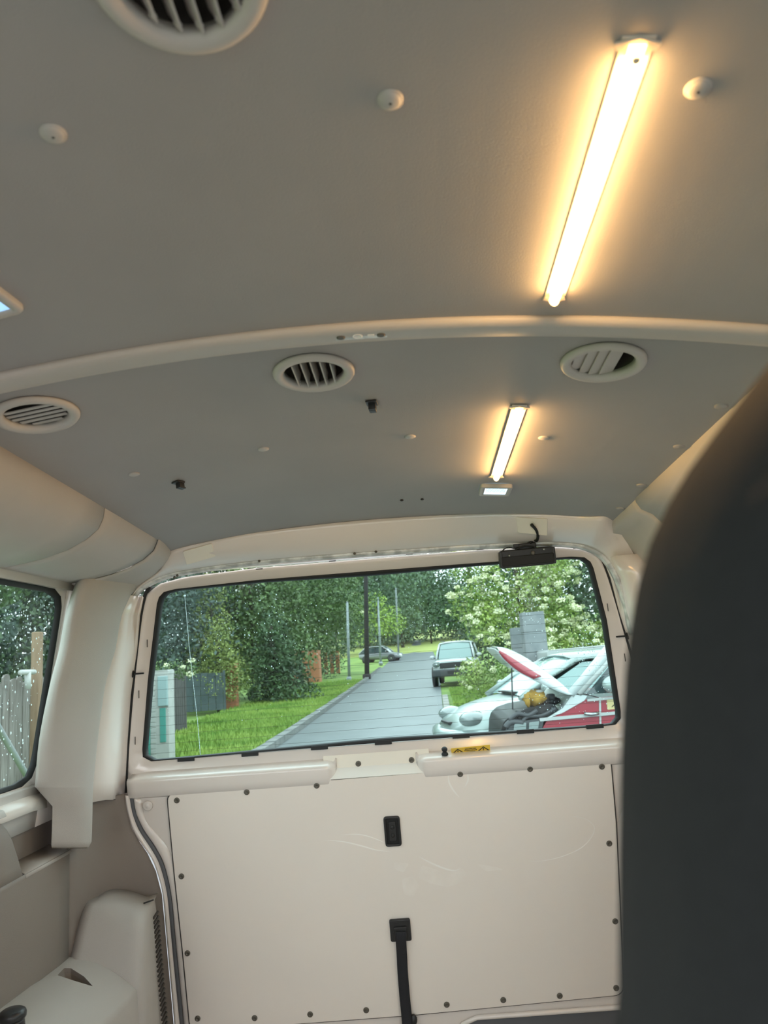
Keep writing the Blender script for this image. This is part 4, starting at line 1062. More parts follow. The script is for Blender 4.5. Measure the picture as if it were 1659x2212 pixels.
tree('broad_tree', 'broad dark green tree behind the orange brick pier', 'tree', px_x(545, 33), 33, dome_blobs(7.5, 8.5, 26, 1.6), 'leaf_mid', .25, .8, group=TG)
tree('broad_tree', 'tall grey-green tree in the middle of the left tree row', 'tree', px_x(620, 46), 46, dome_blobs(8, 11, 26, 1.6), 'leaf_mid', .27, .8, group=TG)
tree('broad_tree', 'pale flowering tree right of the left tree row', 'tree', px_x(690, 53), 53, dome_blobs(6.0, 10.5, 22, 1.2), 'leaf_mid', .28, .8, group=TG, flowers=('blossom', 2.0, .17))
tree('broad_tree', 'dark leafy tree behind the light poles left of the lane', 'tree', px_x(728, 64), 64, dome_blobs(6, 12, 24, 1.0), 'leaf_dark', .34, .8, group=TG)
tree('garden_hedge', 'dark hedge behind the brick gate posts left of the lane', 'hedge', px_x(690, 47), 47, [((dx, 0, .9), (1.5, 1.0, 1.2)) for dx in np.arange(-6, .6, 1.0)], 'leaf_dark', .2, .9, False, group=TG)
tree('lime_tree', 'bright lime green young tree near the far parked car', 'tree', px_x(822, 74), 74, dome_blobs(3.8, 6.0, 12, 2.2), 'leaf_lime', .34, .9, group=TG)
tree('broad_tree', 'tall dark tree behind the bright lime tree', 'tree', px_x(800, 92), 92, dome_blobs(13, 17, 26, 2.0), 'leaf_far', .5, .7, group='far trees')
tree('birch_tree', 'tall grey-green drooping birch at the end of the lane', 'tree', px_x(872, 105), 105, dome_blobs(9, 16, 14, 4.0), 'leaf_far', .55, .55, group='far trees', flat=.0, long=2.5, trunk_r=.28)
tree('broad_tree', 'dark far tree right of the lane end behind the white car', 'tree', px_x(935, 112), 112, dome_blobs(9, 18, 24, 3.0), 'leaf_far', .55, .8, group='far trees')
tree('broad_tree', 'dark far tree low behind the meadow', 'tree', px_x(890, 128), 128, dome_blobs(18, 9, 26, 2), 'leaf_far', .6, .8, False, group='far trees')
tree('broad_tree', 'far tree band left of the lane end', 'tree', px_x(760, 120), 120, dome_blobs(22, 15, 26, 2), 'leaf_far', .65, .8, False, group='far trees')
# right of the lane
eb = [((random.uniform(-2.9, 2.9), random.uniform(-1.1, 1.0), random.uniform(1.0, 5.6)), (random.uniform(.6, .95),)*2 + (random.uniform(.5, .75),)) for _ in range(46)]
eb = []
while len(eb) < 60:
    ex_, ez_ = random.uniform(-2.0, 3.4), random.uniform(.9, 5.8)
    if ez_ < 2.6 and ex_ < -1.75 + (2.6-ez_)*.75: continue
    if ez_ > 3.3 and ex_ < -1.9 + (ez_-3.3)*.15: continue
    eb.append(((ex_, random.uniform(-1.0, 1.0), ez_), (random.uniform(.5, .8),)*2 + (random.uniform(.42, .62),)))
tree('elder_bush', 'large elder bush covered in creamy flower heads right of the lane', 'bush', px_x(1140, 22), 22.4, eb, 'leaf_elder', .13, 1.05, flowers=('blossom', 30, .125))
tree('elder_bush', 'low elder shrub with few flower heads in front of the white off-roader', 'bush', px_x(1068, 19.5), 19.5, [((random.uniform(-.75, .75), random.uniform(-.4, .4), random.uniform(.15, 1.35)), (.36, .36, .32)) for _ in range(14)], 'leaf_elder', .10, .8, False, flowers=('blossom', 10, .08))
tree('dark_tree', 'dark tree behind the elder bush at the right window edge', 'tree', px_x(1310, 29), 29, dome_blobs(6, 9, 26, 1.0), 'leaf_dark', .26, .8)
tree('dark_tree', 'dark tree behind the white off-roader right of the lane', 'tree', px_x(1160, 38), 38.5, dome_blobs(6.0, 9.5, 26, .8), 'leaf_dark', .28, .8)
tree('dark_tree', 'dark tree behind the left part of the elder bush', 'tree', px_x(1030, 50), 50, dome_blobs(4.0, 12, 30, 1.2), 'leaf_dark', .30, .8)
# side window view
tree('side_tree', 'dark conifer seen through the rainy side window', 'tree', -9.2, 14.5, dome_blobs(5, 8, 24, 1.5), 'leaf_blue', .14, .6, group=TG)
tree('side_tree', 'pinkish flowering tree seen through the rainy side window', 'tree', -9.2, 10.5, dome_blobs(4.5, 6.5, 16, 2.2), 'leaf_dark', .14, .6, group=TG, flowers=('blossom_pink', 3, .16))
tree('side_tree', 'dark spruce behind the plank fence towards the corner', 'tree', -9.5, 19, cone_blobs(6, 10, 10, .6), 'leaf_blue', .22, .8, group=TG)
tree('side_hedge', 'tall dark hedge behind the plank fence in the side window', 'hedge', -8.0, 12, [((0, dy, zz), (1.2, 1.6, 1.3)) for dy in np.arange(-5, 6.1, 1.5) for zz in (1.0, 2.6, 4.2)], 'leaf_dark', .15, .6, False, group=TG)
# white hydrangea heads over the wall
hy = tree('hydrangea', 'creamy hydrangea heads above the white meter pillar', 'bush', px_x(350, 14), 14.2, [((dx, 0, 1.58 - .12*abs(dx)), (.2, .2, .2)) for dx in (-.28, -.05, .2, .42)], 'leaf_mid', .07, .8, False, flowers=('blossom', 30, .07))
# grass blades
P = []; n = 26000
yy = 10.5 + 30*rng.random(n)**1.7; xx = np.array([lk(y) - .2 for y in yy]) - 3.4*rng.random(n)**1.1
P = np.stack([xx, yy, np.array([gz(y) for y in yy]) + .07], 1); P = P[~((np.abs(yy - 12.6) < .4) & (np.abs(xx - px_x(339, 12.6)) < .45))]
gt = root('grass_verge', (-4, 14, gz(14)), 'long bright green grass on the verge left of the lane', 'grass', kind='stuff')
tri_cloud('blades', P, .055, 'grass_blade', gt, long=3.4, upright=True)
n = 7000; yy = 14 + 14*rng.random(n); xx = np.array([rk(y) + .3 for y in yy]) + 3.5*rng.random(n); k = yy > 17.4
P = np.stack([xx, yy, np.array([gz(y) for y in yy]) + .05], 1)[k]
gt2 = root('grass_verge', (2, 20, gz(20)), 'mown grass strip right of the lane below the elder bush', 'grass', kind='stuff')
tri_cloud('blades', P, .05, 'grass_blade', gt2, long=3, upright=True)

# ---- walls, piers, fences
def pier(x, y, w, h, label, rz=0.):
    z = gz(y); r = root('brick_pier', (x, y, z), label, 'brick pier', 'orange brick piers along the left verge', rz=rz)
    B().box((-w/2+.012, -w/2+.012, -.1), (w/2-.012, w/2-.012, h), None).out('core', 'mortar', r, local=True)
    bh = .075; k = 0; zz = 0.
    bw = w/2 - .008; bb = B().box((-bw/2, -.011, -bh/2+.005), (bw/2, .011, bh/2-.005)); me = bpy.data.meshes.new('brick'); me.from_pydata([tuple(v) for v in bb.V], [], bb.F); me.materials.append(MATS['brick'])
    while zz + bh < h and k < 40:
        for fx, fy, ro in ((0, -w/2, 0), (w/2, 0, math.pi/2), (-w/2, 0, math.pi/2)):
            for s in (-1, 1):
                o = bpy.data.objects.new('brick', me); COL.objects.link(o); o.parent = r
                off = (s*w/4); o.location = (fx + (off if ro == 0 else 0), fy + (off if ro else 0), zz + bh/2); o.rotation_euler = (0, 0, ro)
        zz += bh; k += 1
    B().box((-w/2-.03, -w/2-.03, h), (w/2+.03, w/2+.03, h+.05)).out('cap_stone', 'brick', r, local=True, bevel=.01)
    return r
pier(px_x(497, 26), 26, .40, 1.52, 'orange brick pier at the right of the grey metal gate')
pier(px_x(672, 42), 42, .95, 1.75, 'wide orange brick gate pier half hidden by hedges')
pier(px_x(636, 41), 41, .28, 1.95, 'thin brown brick post left of the wide pier')
for u, l in ((703, 'first of three slim far fence piers beyond the wide pier'), (716, 'second of three slim far fence piers beyond the wide pier'), (729, 'third of three slim far fence piers beyond the wide pier')): pier(px_x(u, 54), 54, .24, 1.5, l)
g = root('metal_gate', (px_x(440, 24.5), 24.5, gz(24.5)), 'dark blue-grey sheet metal gate between thuja and brick pier', 'gate')
for k in range(5): B().box((-.62 + k*.25, -.02, .12), (-.62 + k*.25 + .235, .01, 1.32 + .02*math.sin(k))).out('gate_panel', 'gate_grey', g, local=True, bevel=.006)
for zz in (.2, 1.2): B().box((-.64, .0, zz), (.64, .04, zz+.06)).out('gate_rail', 'gate_grey', g, local=True)
for xx in (-.66, .66): B().box((xx-.03, -.03, -.1), (xx+.03, .05, 1.38)).out('gate_post', 'gate_grey', g, local=True)
# white meter pillar with boxes
y0 = 12.6; mp = root('meter_pillar', (px_x(339, y0), y0, gz(y0)), 'white masonry meter pillar with teal pipe and door at the window left', 'meter pillar')
B().prism([(-.24, -.15), (.24, -.15), (.24, .15), (-.24, .15)], -.1, 1.50).out('pillar', 'white_render', mp, local=True, bevel=.01)
B().prism([(q.x, q.y) for q in round_poly([(-.245, 0), (.245, 0), (.245, .07), (-.245, .07)], [0, 0, .06, .06], 5)], -.155, .155, Matrix.Translation((0, 0, 1.50)) @ Matrix.Rotation(math.pi/2, 4, 'X')).out('rounded_cap', 'white_render', mp, local=True)
for k in range(17): B().box((-.245, -.158, .05 + k*.085), (.02, -.148, .05 + k*.085 + .068)).out('block_course', 'white_render', mp, local=True, bevel=.004)
B().tube([(-.10, -.18, -.1), (-.10, -.18, 1.15)], .035).out('pipe', 'teal_paint', mp, local=True, smooth=True)
B().box((.07, -.20, .98), (.235, -.14, 1.47)).out('meter_box', 'pale_box', mp, local=True, bevel=.012)
B().box((.09, -.17, .40), (.19, -.14, .95)).out('box_door', 'teal_paint', mp, local=True, bevel=.006)
# plank fences
def plank_fence(x0, y0, x1, y1, h, label, mt, w=.14, post=True):
    L = math.hypot(x1-x0, y1-y0); n = int(L/(w+.018)); z = gz(y0); r = root('plank_fence', ((x0+x1)/2, (y0+y1)/2, gz((y0+y1)/2)), label, 'fence'); O = r.location
    ang = math.atan2(y1-y0, x1-x0)
    for k in range(n):
        t = (k+.5)/n; px_ = x0 + (x1-x0)*t; py = y0 + (y1-y0)*t; hh = h + random.uniform(-.06, .05)
        mx = Matrix.Translation((px_ - O.x, py - O.y, gz(py) - O.z)) @ Matrix.Rotation(ang + random.uniform(-.02, .02), 4, 'Z') @ Matrix.Rotation(random.uniform(-.012, .012), 4, 'Y')
        B().prism([(-w/2, 0), (w/2, 0), (w/2, hh-.03), (w/4, hh), (-w/4, hh-.01), (-w/2, hh-.04)], -.012, .012, mx @ Matrix.Rotation(math.pi/2, 4, 'X')).out('plank', mt, r, local=True)
    for zz in (.4, h-.35):
        B().tube([(x0-O.x-.03, y0-O.y, zz), (x1-O.x-.03, y1-O.y, zz + gz(y1)-gz(y0))], .04, 4).out('rail', mt, r, local=True)
    return r
plank_fence(-4.55, 5.2, -4.75, 12.6, 1.62, 'weathered grey plank fence seen through the side window', 'plank')
plank_fence(px_x(368, 17.5), 17.5, px_x(400, 18.5), 18.5, 1.5, 'short dark plank fence right of the white meter pillar', 'plank_dark', .12)
gp_ = PX(80, 1420, -4.45)
wp = B().box((-.05, -.05, -.05), (.05, .05, gp_.z + .28 + H), Matrix.Translation((gp_.x, gp_.y, gz(gp_.y)))).out('wooden_post', 'post_wood', bevel=.01); tag(wp, 'tall light brown wooden post rising behind the plank fence in the side window', 'post')
q0 = PX(-25, 1535, -3.9); q1 = PX(66, 1690, -3.9)
tb = B().tube([q1 + (q1-q0)*1.3, q1, q0, q0 + (q0-q1)*.4], .03, 10).out('steel_tube', 'pole_grey', smooth=True); tag(tb, 'slanting grey steel tube in front of the plank fence', 'tube')
ins = root('tap_fitting', PX(60, 1490, -4.40), 'cream plastic fitting on top of the plank fence in the side window', 'fitting')
q = PX(60, 1452, -4.40); q2 = PX(60, 1488, -4.40)
B().tube([q2, q], .035, 10).out('body', 'trailer_white', ins, smooth=True); B().tube([q + Vector((0, -.16, 0)), q + Vector((0, .14, 0))], .03, 8).out('arm', 'trailer_white', ins, smooth=True)

# ---- poles
def pole(u0, v0, u1, v1, y, r0, mt, label, name='light_pole', arm=False):
    a = PY(u1, v1, y); a = Vector((a.x, y, gz(y))); c = PY(u0, v0, y)
    o = root(name, a, label, 'pole', 'poles along the left side of the lane')
    B().tube([a + Vector((0, 0, -.1)), a.lerp(c, .5), c], [r0*1.1, r0, r0*.8], 10).out('shaft', mt, o, smooth=True)
    B().lathe([(r0*1.8, 0), (r0*1.8, .25), (r0*1.15, .3)], 12, Matrix.Translation(a)).out('foot', mt, o, smooth=True)
pole(750, 1300, 754, 1467, 40, .075, 'pole_grey', 'pale grey metal pole nearest on the left verge')
pole(789, 1130, 792, 1457, 42, .13, 'pole_wood', 'dark wooden utility pole beside the pale pole', 'utility_pole')
pole(816, 1290, 823, 1440, 62, .09, 'pole_grey', 'pale metal pole in front of the far silver car')
pole(855, 1270, 862, 1433, 74, .10, 'concrete', 'thin grey pole at the bend, right of the far silver car')

# ---- concrete gate pillars right of the lane
def cpillar(u0, u1, vt, y, label):
    x0, x1 = px_x(u0, y), px_x(u1, y); zt_ = PY((u0+u1)/2, vt, y).z; z = gz(y); h = zt_ - z; w = x1-x0
    r = root('concrete_pillar', ((x0+x1)/2, y, z), label, 'pillar', 'concrete gate pillars right of the lane')
    n = max(3, int(h/.42))
    B().box((-w/2+.01, -w/2+.01, 0), (w/2-.01, w/2-.01, h)).out('core', 'concrete_joint', r, local=True)
    for k in range(n): B().box((-w/2, -w/2, k*h/n + .006), (w/2, w/2, (k+1)*h/n - .006)).out('block', 'concrete', r, local=True, bevel=.01)
cpillar(1134, 1182, 1322, 16.8, 'tall pale concrete block pillar in front of the elder bush')
cpillar(1108, 1133, 1356, 18.0, 'shorter concrete pillar left of the tall one')
tw = root('white_car_roof', (px_x(1250, 15.2), 15.2, gz(15.2)), 'white car roof behind the silver car, built as a plain box', 'white_car_roof')
zt_ = PY(1240, 1397, 15.2).z - gz(15.2)
B().prism([(q.x, q.y) for q in round_poly([(-.62, .5), (2.2, .5), (2.2, zt_), (-.62, zt_-.04)], .06, 5)], -1.4, .0, Matrix.Rotation(math.pi/2, 4, 'X')).out('box', 'trailer_white', tw, local=True)  # stands for a white car's roof; its boxy body is invented
B().box((-.64, -.02, zt_-.22), (2.2, 0.0, zt_-.19)).out('trim_rail', 'pole_grey', tw, local=True)
for xx in (.3, 1.2): B().lathe([(.30, -.08), (.30, .08)], 20, Matrix.Translation((xx, .1, .30)) @ Matrix.Rotation(math.pi/2, 4, 'X')).out('wheel', 'car_black', tw, local=True, smooth=True)
B().box((-.55, .02, .42), (2.1, 1.38, .52)).out('chassis', 'car_dark_grey', tw, local=True)

# ---- cars.  local frame: +x forward, y across, z up
def car(name, loc, rz, label, group, paint, st, belt, gh, wheels, glass='car_glass', lamps=None, extra=None, cat='car', rw=.31):
    r = root(name, loc, label, cat, group, rz=rz)
    rows = []
    for (x, zb, zt, w) in st:
        half = [(w*.55, zb), (w*.90, zb + .03), (w*.985, zb + (zt-zb)*.28), (w, zb + (zt-zb)*.58), (w*.965, zb + (zt-zb)*.86), (w*.88, zt - .015), (w*.6, zt + .015), (0, zt + .03)]
        rows.append([Vector((x, -a, z)) for a, z in half] + [Vector((x, a, z)) for a, z in half[::-1][1:]])
    b = B(); b.grid(rows); n = len(rows[0]); b.F += [tuple(range(n)), tuple(range((len(rows)-1)*n, len(rows)*n))[::-1]]
    b.out('body', paint, r, smooth=True, sub=1, local=True)
    # greenhouse: (xb_front, xt_front, xt_rear, xb_rear, w_belt, w_top, z_belt, z_top)
    xf, tf, trr, xr_, wb, wt, zb, zt = gh
    rows = [[(xf, -wb*.80, zb), (xf - .03, 0, zb + .02), (xf, wb*.80, zb)], [((xf+tf)/2 + .05, -(wb+wt)/2*.83, (zb+zt)/2), ((xf+tf)/2 + .12, 0, (zb+zt)/2 + .02), ((xf+tf)/2 + .05, (wb+wt)/2*.83, (zb+zt)/2)], [(tf, -wt*.84, zt), (tf + .05, 0, zt + .02), (tf, wt*.84, zt)]]
    B().grid(rows).out('windscreen', glass, r, smooth=True, local=True)
    rows = [[(xr_, -wb*.8, zb), (xr_, wb*.8, zb)], [(trr, -wt*.82, zt), (trr, wt*.82, zt)]]
    B().grid(rows).out('rear_window', glass, r, local=True)
    for s in (-1, 1):
        xm = (tf + trr)/2 + .15
        for a0, a1, c0, c1 in ((xf - .10, xm + .03, tf - .06, xm + .03), (xm - .03, xr_ + .12, xm - .03, trr + .06)):
            B().add([(a0, s*wb*.955, zb + .01), (a1, s*wb*.955, zb + .01), (c1, s*wt*.965, zt - .07), (c0, s*wt*.965, zt - .07)], [(0, 1, 2, 3)]).out('side_window', glass, r, local=True, solid=.006)
        B().tube([(xf + .06, s*wb*.90, zb - .03), ((xf+tf)/2 + .06, s*(wb+wt)/2*.925, (zb+zt)/2), (tf, s*wt*.93, zt - .03)], .045, 8).out('windscreen_pillar', paint, r, smooth=True, local=True)
        B().tube([(xm, s*wb*.955, zb - .02), (xm, s*wt*.955, zt - .04)], .035, 6).out('door_pillar', 'car_black', r, local=True)
        B().tube([(xr_ - .02, s*wb*.92, zb - .03), (trr, s*wt*.93, zt - .03)], .06, 8).out('rear_pillar', paint, r, smooth=True, local=True)
        mi = B().ell((0, 0, 0), (.06, .11, .075), 12, 8, Matrix.Translation((xf - .22, s*(wb + .10), zb + .09))).out('mirror', paint, r, smooth=True, local=True)
        B().box((xf - .19, s*wb*.95 - .06, zb + .03), (xf - .15, s*wb*.95 + .06, zb + .06)).out('mirror_arm', 'car_black', mi, local=True)
    rows = []
    for x, dz in ((tf + .06, -.02), (tf - .10, .02), ((tf+trr)/2, .035), (trr + .05, .015), (trr - .05, -.03)):
        rows.append([(x, a*wt, zt + dz + c) for a, c in ((-1, -.06), (-.93, -.01), (-.5, .025), (0, .035), (.5, .025), (.93, -.01), (1, -.06))])
    B().grid(rows).out('roof', paint, r, smooth=True, solid=.02, local=True)
    for wx in wheels:
        for s in (-1, 1):
            w = max(q[3] for q in st)
            mx = Matrix.Translation((wx, s*(w - .07), rw)) @ Matrix.Rotation(math.pi/2, 4, 'X')
            B().lathe([(rw+.05, -.09), (rw+.05, .09)], 24, mx).out('wheel_arch', 'car_black', r, smooth=True, local=True)
            wh = B().lathe([(rw*.6, -.105), (rw*.92, -.10), (rw, -.06), (rw, .06), (rw*.92, .10), (rw*.6, .105)], 24, mx).out('wheel', 'car_black', r, smooth=True, local=True)
            B().lathe([(rw*.62, -.108), (rw*.5, -.095), (rw*.1, -.11), (.001, -.11)] if s > 0 else [(rw*.62, .108), (rw*.5, .095), (rw*.1, .11), (.001, .11)], 18, mx, cap=False).out('rim', 'chrome', wh, smooth=True, local=True)
    if lamps:
        lx, ly, lz, sx, sy, sz, ya = lamps
        for s in (-1, 1):
            l = B().ell((0, 0, 0), (sx, sy, sz), 16, 10, Matrix.Translation((lx, s*ly, lz)) @ Matrix.Rotation(-s*ya, 4, 'Z')).out('headlamp', 'headlamp', r, smooth=True, local=True)
            B().ell((0, 0, 0), (.02, sy*.35, sz*.5), 10, 6, Matrix.Translation((lx + sx*.85, s*(ly), lz))).out('bulb', 'chrome', l, smooth=True, local=True)
    if extra: extra(r)
    return r
# silver hatchback, nose to the left
def hx(r):
    B().box((2.00, -.22, .60), (2.055, .22, .635)).out('grille', 'car_black', r, local=True, bevel=.01)
    B().box((2.05, -.26, .42), (2.10, .26, .53)).out('number_plate', 'trailer_white', r, local=True, bevel=.005)
    B().tube([(1.70, -.84, .46), (2.02, -.58, .46), (2.12, 0, .46), (2.02, .58, .46), (1.70, .84, .46)], .10, 10).out('bumper', 'car_silver', r, smooth=True, local=True)
    B().box((1.10, -.30, .925), (1.20, .30, .945)).out('scuttle', 'car_black', r, local=True)
HB = [(-2.0, .45, .82, .66), (-1.9, .25, .95, .78), (-1.3, .22, .97, .85), (-.3, .22, .95, .86), (.6, .22, .93, .86), (1.10, .22, .90, .85), (1.45, .22, .83, .83), (1.75, .22, .76, .79), (1.98, .26, .64, .66), (2.06, .34, .55, .50)]
hc = PY(972, 1590, 10.0)
hatch_h = math.radians(191)
hl = Vector((hc.x, 10.0, gz(10))) - Vector((2.0*math.cos(hatch_h), 2.0*math.sin(hatch_h), 0))
car('hatchback_car', hl, hatch_h, 'silver-green hatchback with rounded nose parked right of the lane', 'parked cars', 'car_silver', HB, .92, (1.18, .38, -1.3, -1.85, .84, .62, .90, 1.33), (1.28, -1.25), 'car_glass_pale', (1.82, .57, .68, .17, .20, .10, .5), hx)
# white off-roader on the right verge, facing us
def ox(r):
    B().box((2.06, -.55, .70), (2.13, .55, .92)).out('grille', 'car_black', r, local=True, bevel=.02)
    B().box((2.05, -.86, .38), (2.20, .86, .66)).out('bumper', 'car_dark_grey', r, local=True, bevel=.05)
    B().box((2.10, -.86, .94), (2.14, .86, .97)).out('chrome_bar', 'chrome', r, local=True)
    B().box((2.20, -.26, .48), (2.22, .26, .60)).out('number_plate', 'car_black', r, local=True)
    for s in (-1, 1): B().tube([(-1.6, s*.60, 1.80), (.3, s*.60, 1.80)], .02).out('roof_rail', 'car_dark_grey', r, local=True)
OB = [(-2.2, .5, 1.02, .78), (-2.1, .38, 1.08, .86), (-1.0, .34, 1.08, .91), (.3, .34, 1.07, .92), (.95, .34, 1.06, .92), (1.5, .34, 1.03, .90), (1.95, .34, .99, .86), (2.12, .42, .93, .78)]
oy = 30.0
car('offroader_car', Vector((px_x(992, oy), oy + 2.0, gz(oy + 1))), math.radians(263), 'white off-roader with dark bumper parked on the verge facing the van', 'parked cars', 'car_white', OB, 1.06, (.90, .35, -1.9, -2.1, .88, .70, 1.06, 1.70), (1.35, -1.35), 'car_glass_pale', (2.06, .68, .86, .08, .17, .10, .1), ox, rw=.37)
# far silver estate car across the lane
EB = [(-2.0, .5, .85, .68), (-1.9, .3, .92, .78), (-.8, .25, .92, .84), (.6, .25, .90, .84), (1.2, .25, .85, .82), (1.75, .25, .74, .76), (2.0, .35, .6, .6)]
fy = 70.
car('far_car', Vector((px_x(823, fy), fy, gz(fy) - .05)), math.radians(-14), 'small far grey estate car parked left at the end of the lane', 'parked cars', 'car_grey', EB, .9, (1.0, .35, -1.3, -1.9, .82, .62, .88, 1.45), (1.25, -1.25), 'car_glass', (1.85, .55, .66, .12, .15, .07, .4))

# ---- red and white van with raised bonnet, nearest on the right
vy = 7.4
def VP(u, v, dy=0.): return PY(u, v, vy + dy)
vb = VP(1170, 1560); van = root('red_van', (VP(1300, 1500).x, vy, gz(vy)), 'red and white van with raised bonnet and open engine bay at the right window edge', 'van', 'parked cars')
def slabY(px_poly, dy0, dy1, name, mt, parent, r=.01, **k):
    P = [VP(u, v) for u, v in px_poly]; pol = round_poly([(p.x, p.z) for p in P], r, 3); n = len(pol)
    V = [Vector((q.x, vy + dy0, q.y)) for q in pol] + [Vector((q.x, vy + dy1, q.y)) for q in pol]
    F = [tuple(range(n)), tuple(range(2*n-1, n-1, -1))] + [(i, (i+1) % n, n+(i+1) % n, n+i) for i in range(n)]
    return M(name, V, F, mt, parent, **k)
fen = slabY([(1166, 1600), (1172, 1572), (1182, 1556), (1215, 1538), (1262, 1512), (1296, 1507), (1296, 1720), (1160, 1720)], 0, 1.5, 'front_wing', 'car_red', van, .02, bevel=.03, seg=3)
slabY([(1298, 1507), (1440, 1492), (1440, 1720), (1298, 1720)], 0, 1.55, 'door', 'car_red', van, .004, bevel=.008)
slabY([(1172, 1556), (1215, 1530), (1236, 1500), (1268, 1503), (1262, 1513), (1216, 1539)], -.012, 1.45, 'wing_top', 'car_white', van, .01, bevel=.012)
slabY([(1164, 1551), (1440, 1527), (1440, 1533), (1166, 1558)], -.025, 0, 'body_stripe', 'trailer_white', van, .004, bevel=.004)
slabY([(1268, 1510), (1440, 1494), (1440, 1500), (1268, 1515)], -.02, 0, 'belt_moulding', 'trailer_white', van, .003)
slabY([(1293.5, 1506), (1297.5, 1506), (1299.5, 1600), (1295.5, 1600)], -.008, 0, 'door_gap', 'trailer_white', van, 0)
slabY([(1310, 1507), (1440, 1494), (1440, 1524), (1312, 1533)], -.006, 0, 'cream_panel', 'sticker_cream', van, .004)
# script lettering on the cream panel
for pts in (((1322, 1527), (1330, 1519), (1337, 1508), (1338, 1526)), ((1329, 1520), (1339, 1518)), ((1345, 1526), (1350, 1514), (1356, 1527), (1362, 1512))):
    B().tube([VP(u, v, -.010) for u, v in pts], .004, 5).out('script_lettering', 'label_ink', van)
B().tube([VP(1262, 1541, -.04), VP(1275, 1543, -.06), VP(1293, 1541, -.04)], .016, 8).out('door_handle', 'chrome', van, smooth=True)
# windscreen frame, pillar and door glass
B().tube([VP(1232, 1502, .02), VP(1285, 1440, .06), VP(1345, 1366, .12), VP(1400, 1320, .16)], [.045, .05, .055, .055], 10).out('windscreen_pillar', 'car_white', van, smooth=True)
B().tube([VP(1250, 1500, .0), VP(1300, 1445, .04), VP(1352, 1385, .08), VP(1400, 1345, .12)], .028, 8).out('door_frame', 'trailer_white', van, smooth=True)
B().add([VP(1266, 1500, .05), VP(1440, 1488, .05), VP(1440, 1330, .14), VP(1352, 1395, .10)], [(0, 1, 2, 3)]).out('door_window', 'car_glass', van, solid=.01)
B().add([VP(1236, 1500, .08), VP(1345, 1362, .18), VP(1345, 1362, 1.3), VP(1236, 1500, 1.4)], [(0, 1, 2, 3)]).out('windscreen', 'car_glass_pale', van, solid=.01)
B().add([VP(1345, 1362, .14), VP(1480, 1345, .14), VP(1480, 1345, 1.35), VP(1345, 1362, 1.35)], [(0, 1, 2, 3)]).out('roof', 'car_white', van, solid=.05)
B().ell((0, 0, 0), (.13, .08, .09), 14, 8, Matrix.Translation(VP(1330, 1478, -.12))).out('mirror', 'car_silver', van, smooth=True)
# raised bonnet
bt = [(1075, 1404), (1096, 1405), (1130, 1420), (1175, 1453), (1215, 1484), (1236, 1501), (1222, 1499), (1180, 1482), (1140, 1460), (1108, 1436)]
hinge = VP(1234, 1502); tip = VP(1076, 1405)
edge_u = smooth_poly([VP(u, v, .1) for u, v in ((1076, 1404), (1100, 1408), (1140, 1428), (1180, 1456), (1214, 1482), (1236, 1502))], 4)
edge_l = smooth_poly([VP(u, v, -.05) for u, v in ((1077, 1407), (1090, 1424), (1118, 1448), (1152, 1466), (1200, 1490), (1232, 1502))], 4)
rows = []
for a, c in zip(edge_u, edge_l):
    n_ = [a + Vector((0, 1.25, .0)), a + Vector((0, .6, .03)), a + Vector((0, .1, .02)), a, a.lerp(c, .5) + Vector((0, -.05, 0)), c, c + Vector((0, .3, .03)), c + Vector((0, 1.2, .05))]
    rows.append(n_)
B().grid(rows).out('bonnet', 'car_white', van, smooth=True, solid=.012)
kk = int(len(edge_l) * .62)
B().grid([[c + Vector((0, -.012, -.004)), c.lerp(a, .25) + Vector((0, -.055, 0)), c.lerp(a, .5) + Vector((0, -.072, 0)), c.lerp(a, .5 - .02*0) + Vector((0, -.05, 0))] for i_, (a, c) in enumerate(zip(edge_u[:kk], edge_l[:kk]))]).out('bonnet_edge', 'car_red', van, smooth=True, solid=.006)
B().tube([VP(1105, 1437, .6), VP(1108, 1560, .6)], .008, 6).out('bonnet_stay', 'car_dark_grey', van)
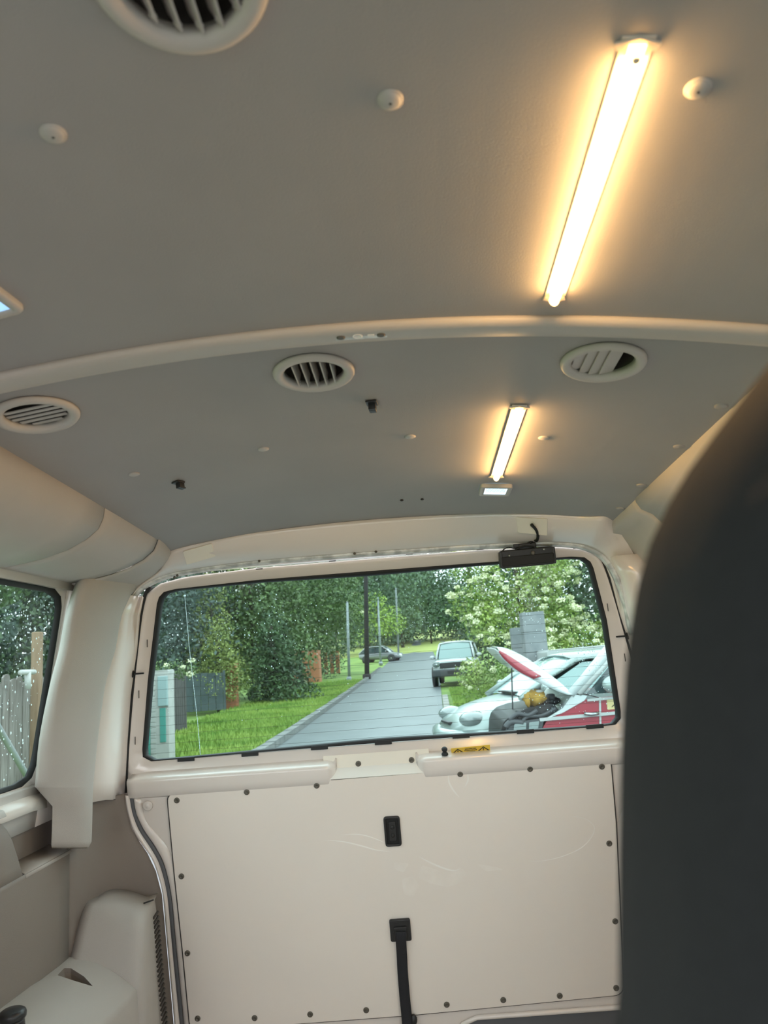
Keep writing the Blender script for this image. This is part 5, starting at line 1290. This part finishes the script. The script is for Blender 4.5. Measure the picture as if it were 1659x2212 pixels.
# engine bay and lamp
slabY([(1085, 1578), (1090, 1562), (1105, 1548), (1135, 1538), (1175, 1532), (1205, 1524), (1205, 1720), (1080, 1720)], .10, 1.40, 'engine_bay', 'car_black', van, .02, bevel=.02)
slabY([(1120, 1556), (1122, 1538), (1150, 1526), (1196, 1520), (1210, 1536), (1180, 1552)], .02, .30, 'engine_cover', 'car_black', van, .02, bevel=.02)
B().ell((0, 0, 0), (.14, .10, .05), 12, 8, Matrix.Translation(VP(1182, 1515, .25))).out('air_filter', 'car_black', van, smooth=True)
for pts, rr in ((((1100, 1556), (1118, 1542), (1142, 1545), (1160, 1534)), .022), (((1128, 1560), (1140, 1548), (1170, 1546), (1200, 1530)), .018), (((1092, 1572), (1104, 1560), (1130, 1562)), .03)):
    B().tube(smooth_poly([VP(u, v, -.01) for u, v in pts], 4), rr, 8).out('hose', 'car_dark_grey', van, smooth=True)
B().lathe([(.045, 0), (.045, .05), (.03, .06), (.001, .06)], 14, Matrix.Translation(VP(1190, 1512, .2))).out('filler_cap', 'car_dark_grey', van, smooth=True)
hd = slabY([(1094, 1583), (1098, 1562), (1176, 1550), (1172, 1566), (1166, 1600), (1094, 1604)], -.02, .10, 'headlamp', 'car_dark_grey', van, .01, bevel=.012)
slabY([(1108, 1585), (1110, 1564), (1136, 1560), (1135, 1585)], -.035, .0, 'lens', 'headlamp', hd, .01, bevel=.008)
slabY([(1141, 1582), (1142, 1560), (1164, 1557), (1160, 1581)], -.035, .0, 'lens', 'headlamp', hd, .01, bevel=.008)
rg = root('yellow_rag', VP(1155, 1525, .1), 'crumpled mustard yellow cloth lying on the open engine bay', 'cloth')
b = B(); cR = VP(1156, 1508, .05); rows = []
for i in range(9):
    r_ = []
    for j in range(13):
        t = math.pi*i/8; a = 2*math.pi*j/12; k = 1 + .18*math.sin(3*a + i) + .10*math.sin(5*a - 2*i)
        r_.append(cR + Vector((.105*k*math.sin(t)*math.cos(a), .08*k*math.sin(t)*math.sin(a), .066*k*math.cos(t) + .012*math.sin(4*a))))
    rows.append(r_)
b.grid(rows).out('cloth', 'rag_yellow', rg, smooth=True)
B().tube([VP(1138, 1500, 0), VP(1140, 1520, -.02), VP(1142, 1528, -.02)], [.03, .026, .01], 8).out('fold', 'rag_yellow', rg, smooth=True)
B().ell((0, 0, 0), (.06, .05, .02), 10, 6, Matrix.Translation(VP(1163, 1494, .08))).out('white_lid', 'trailer_white', rg, smooth=True)

# ------------------------------------------------------------------ lift everything so the street is at z = 0
for o in list(sc.objects):
    if o.parent is None and o.type != 'CAMERA': o.location.z += H
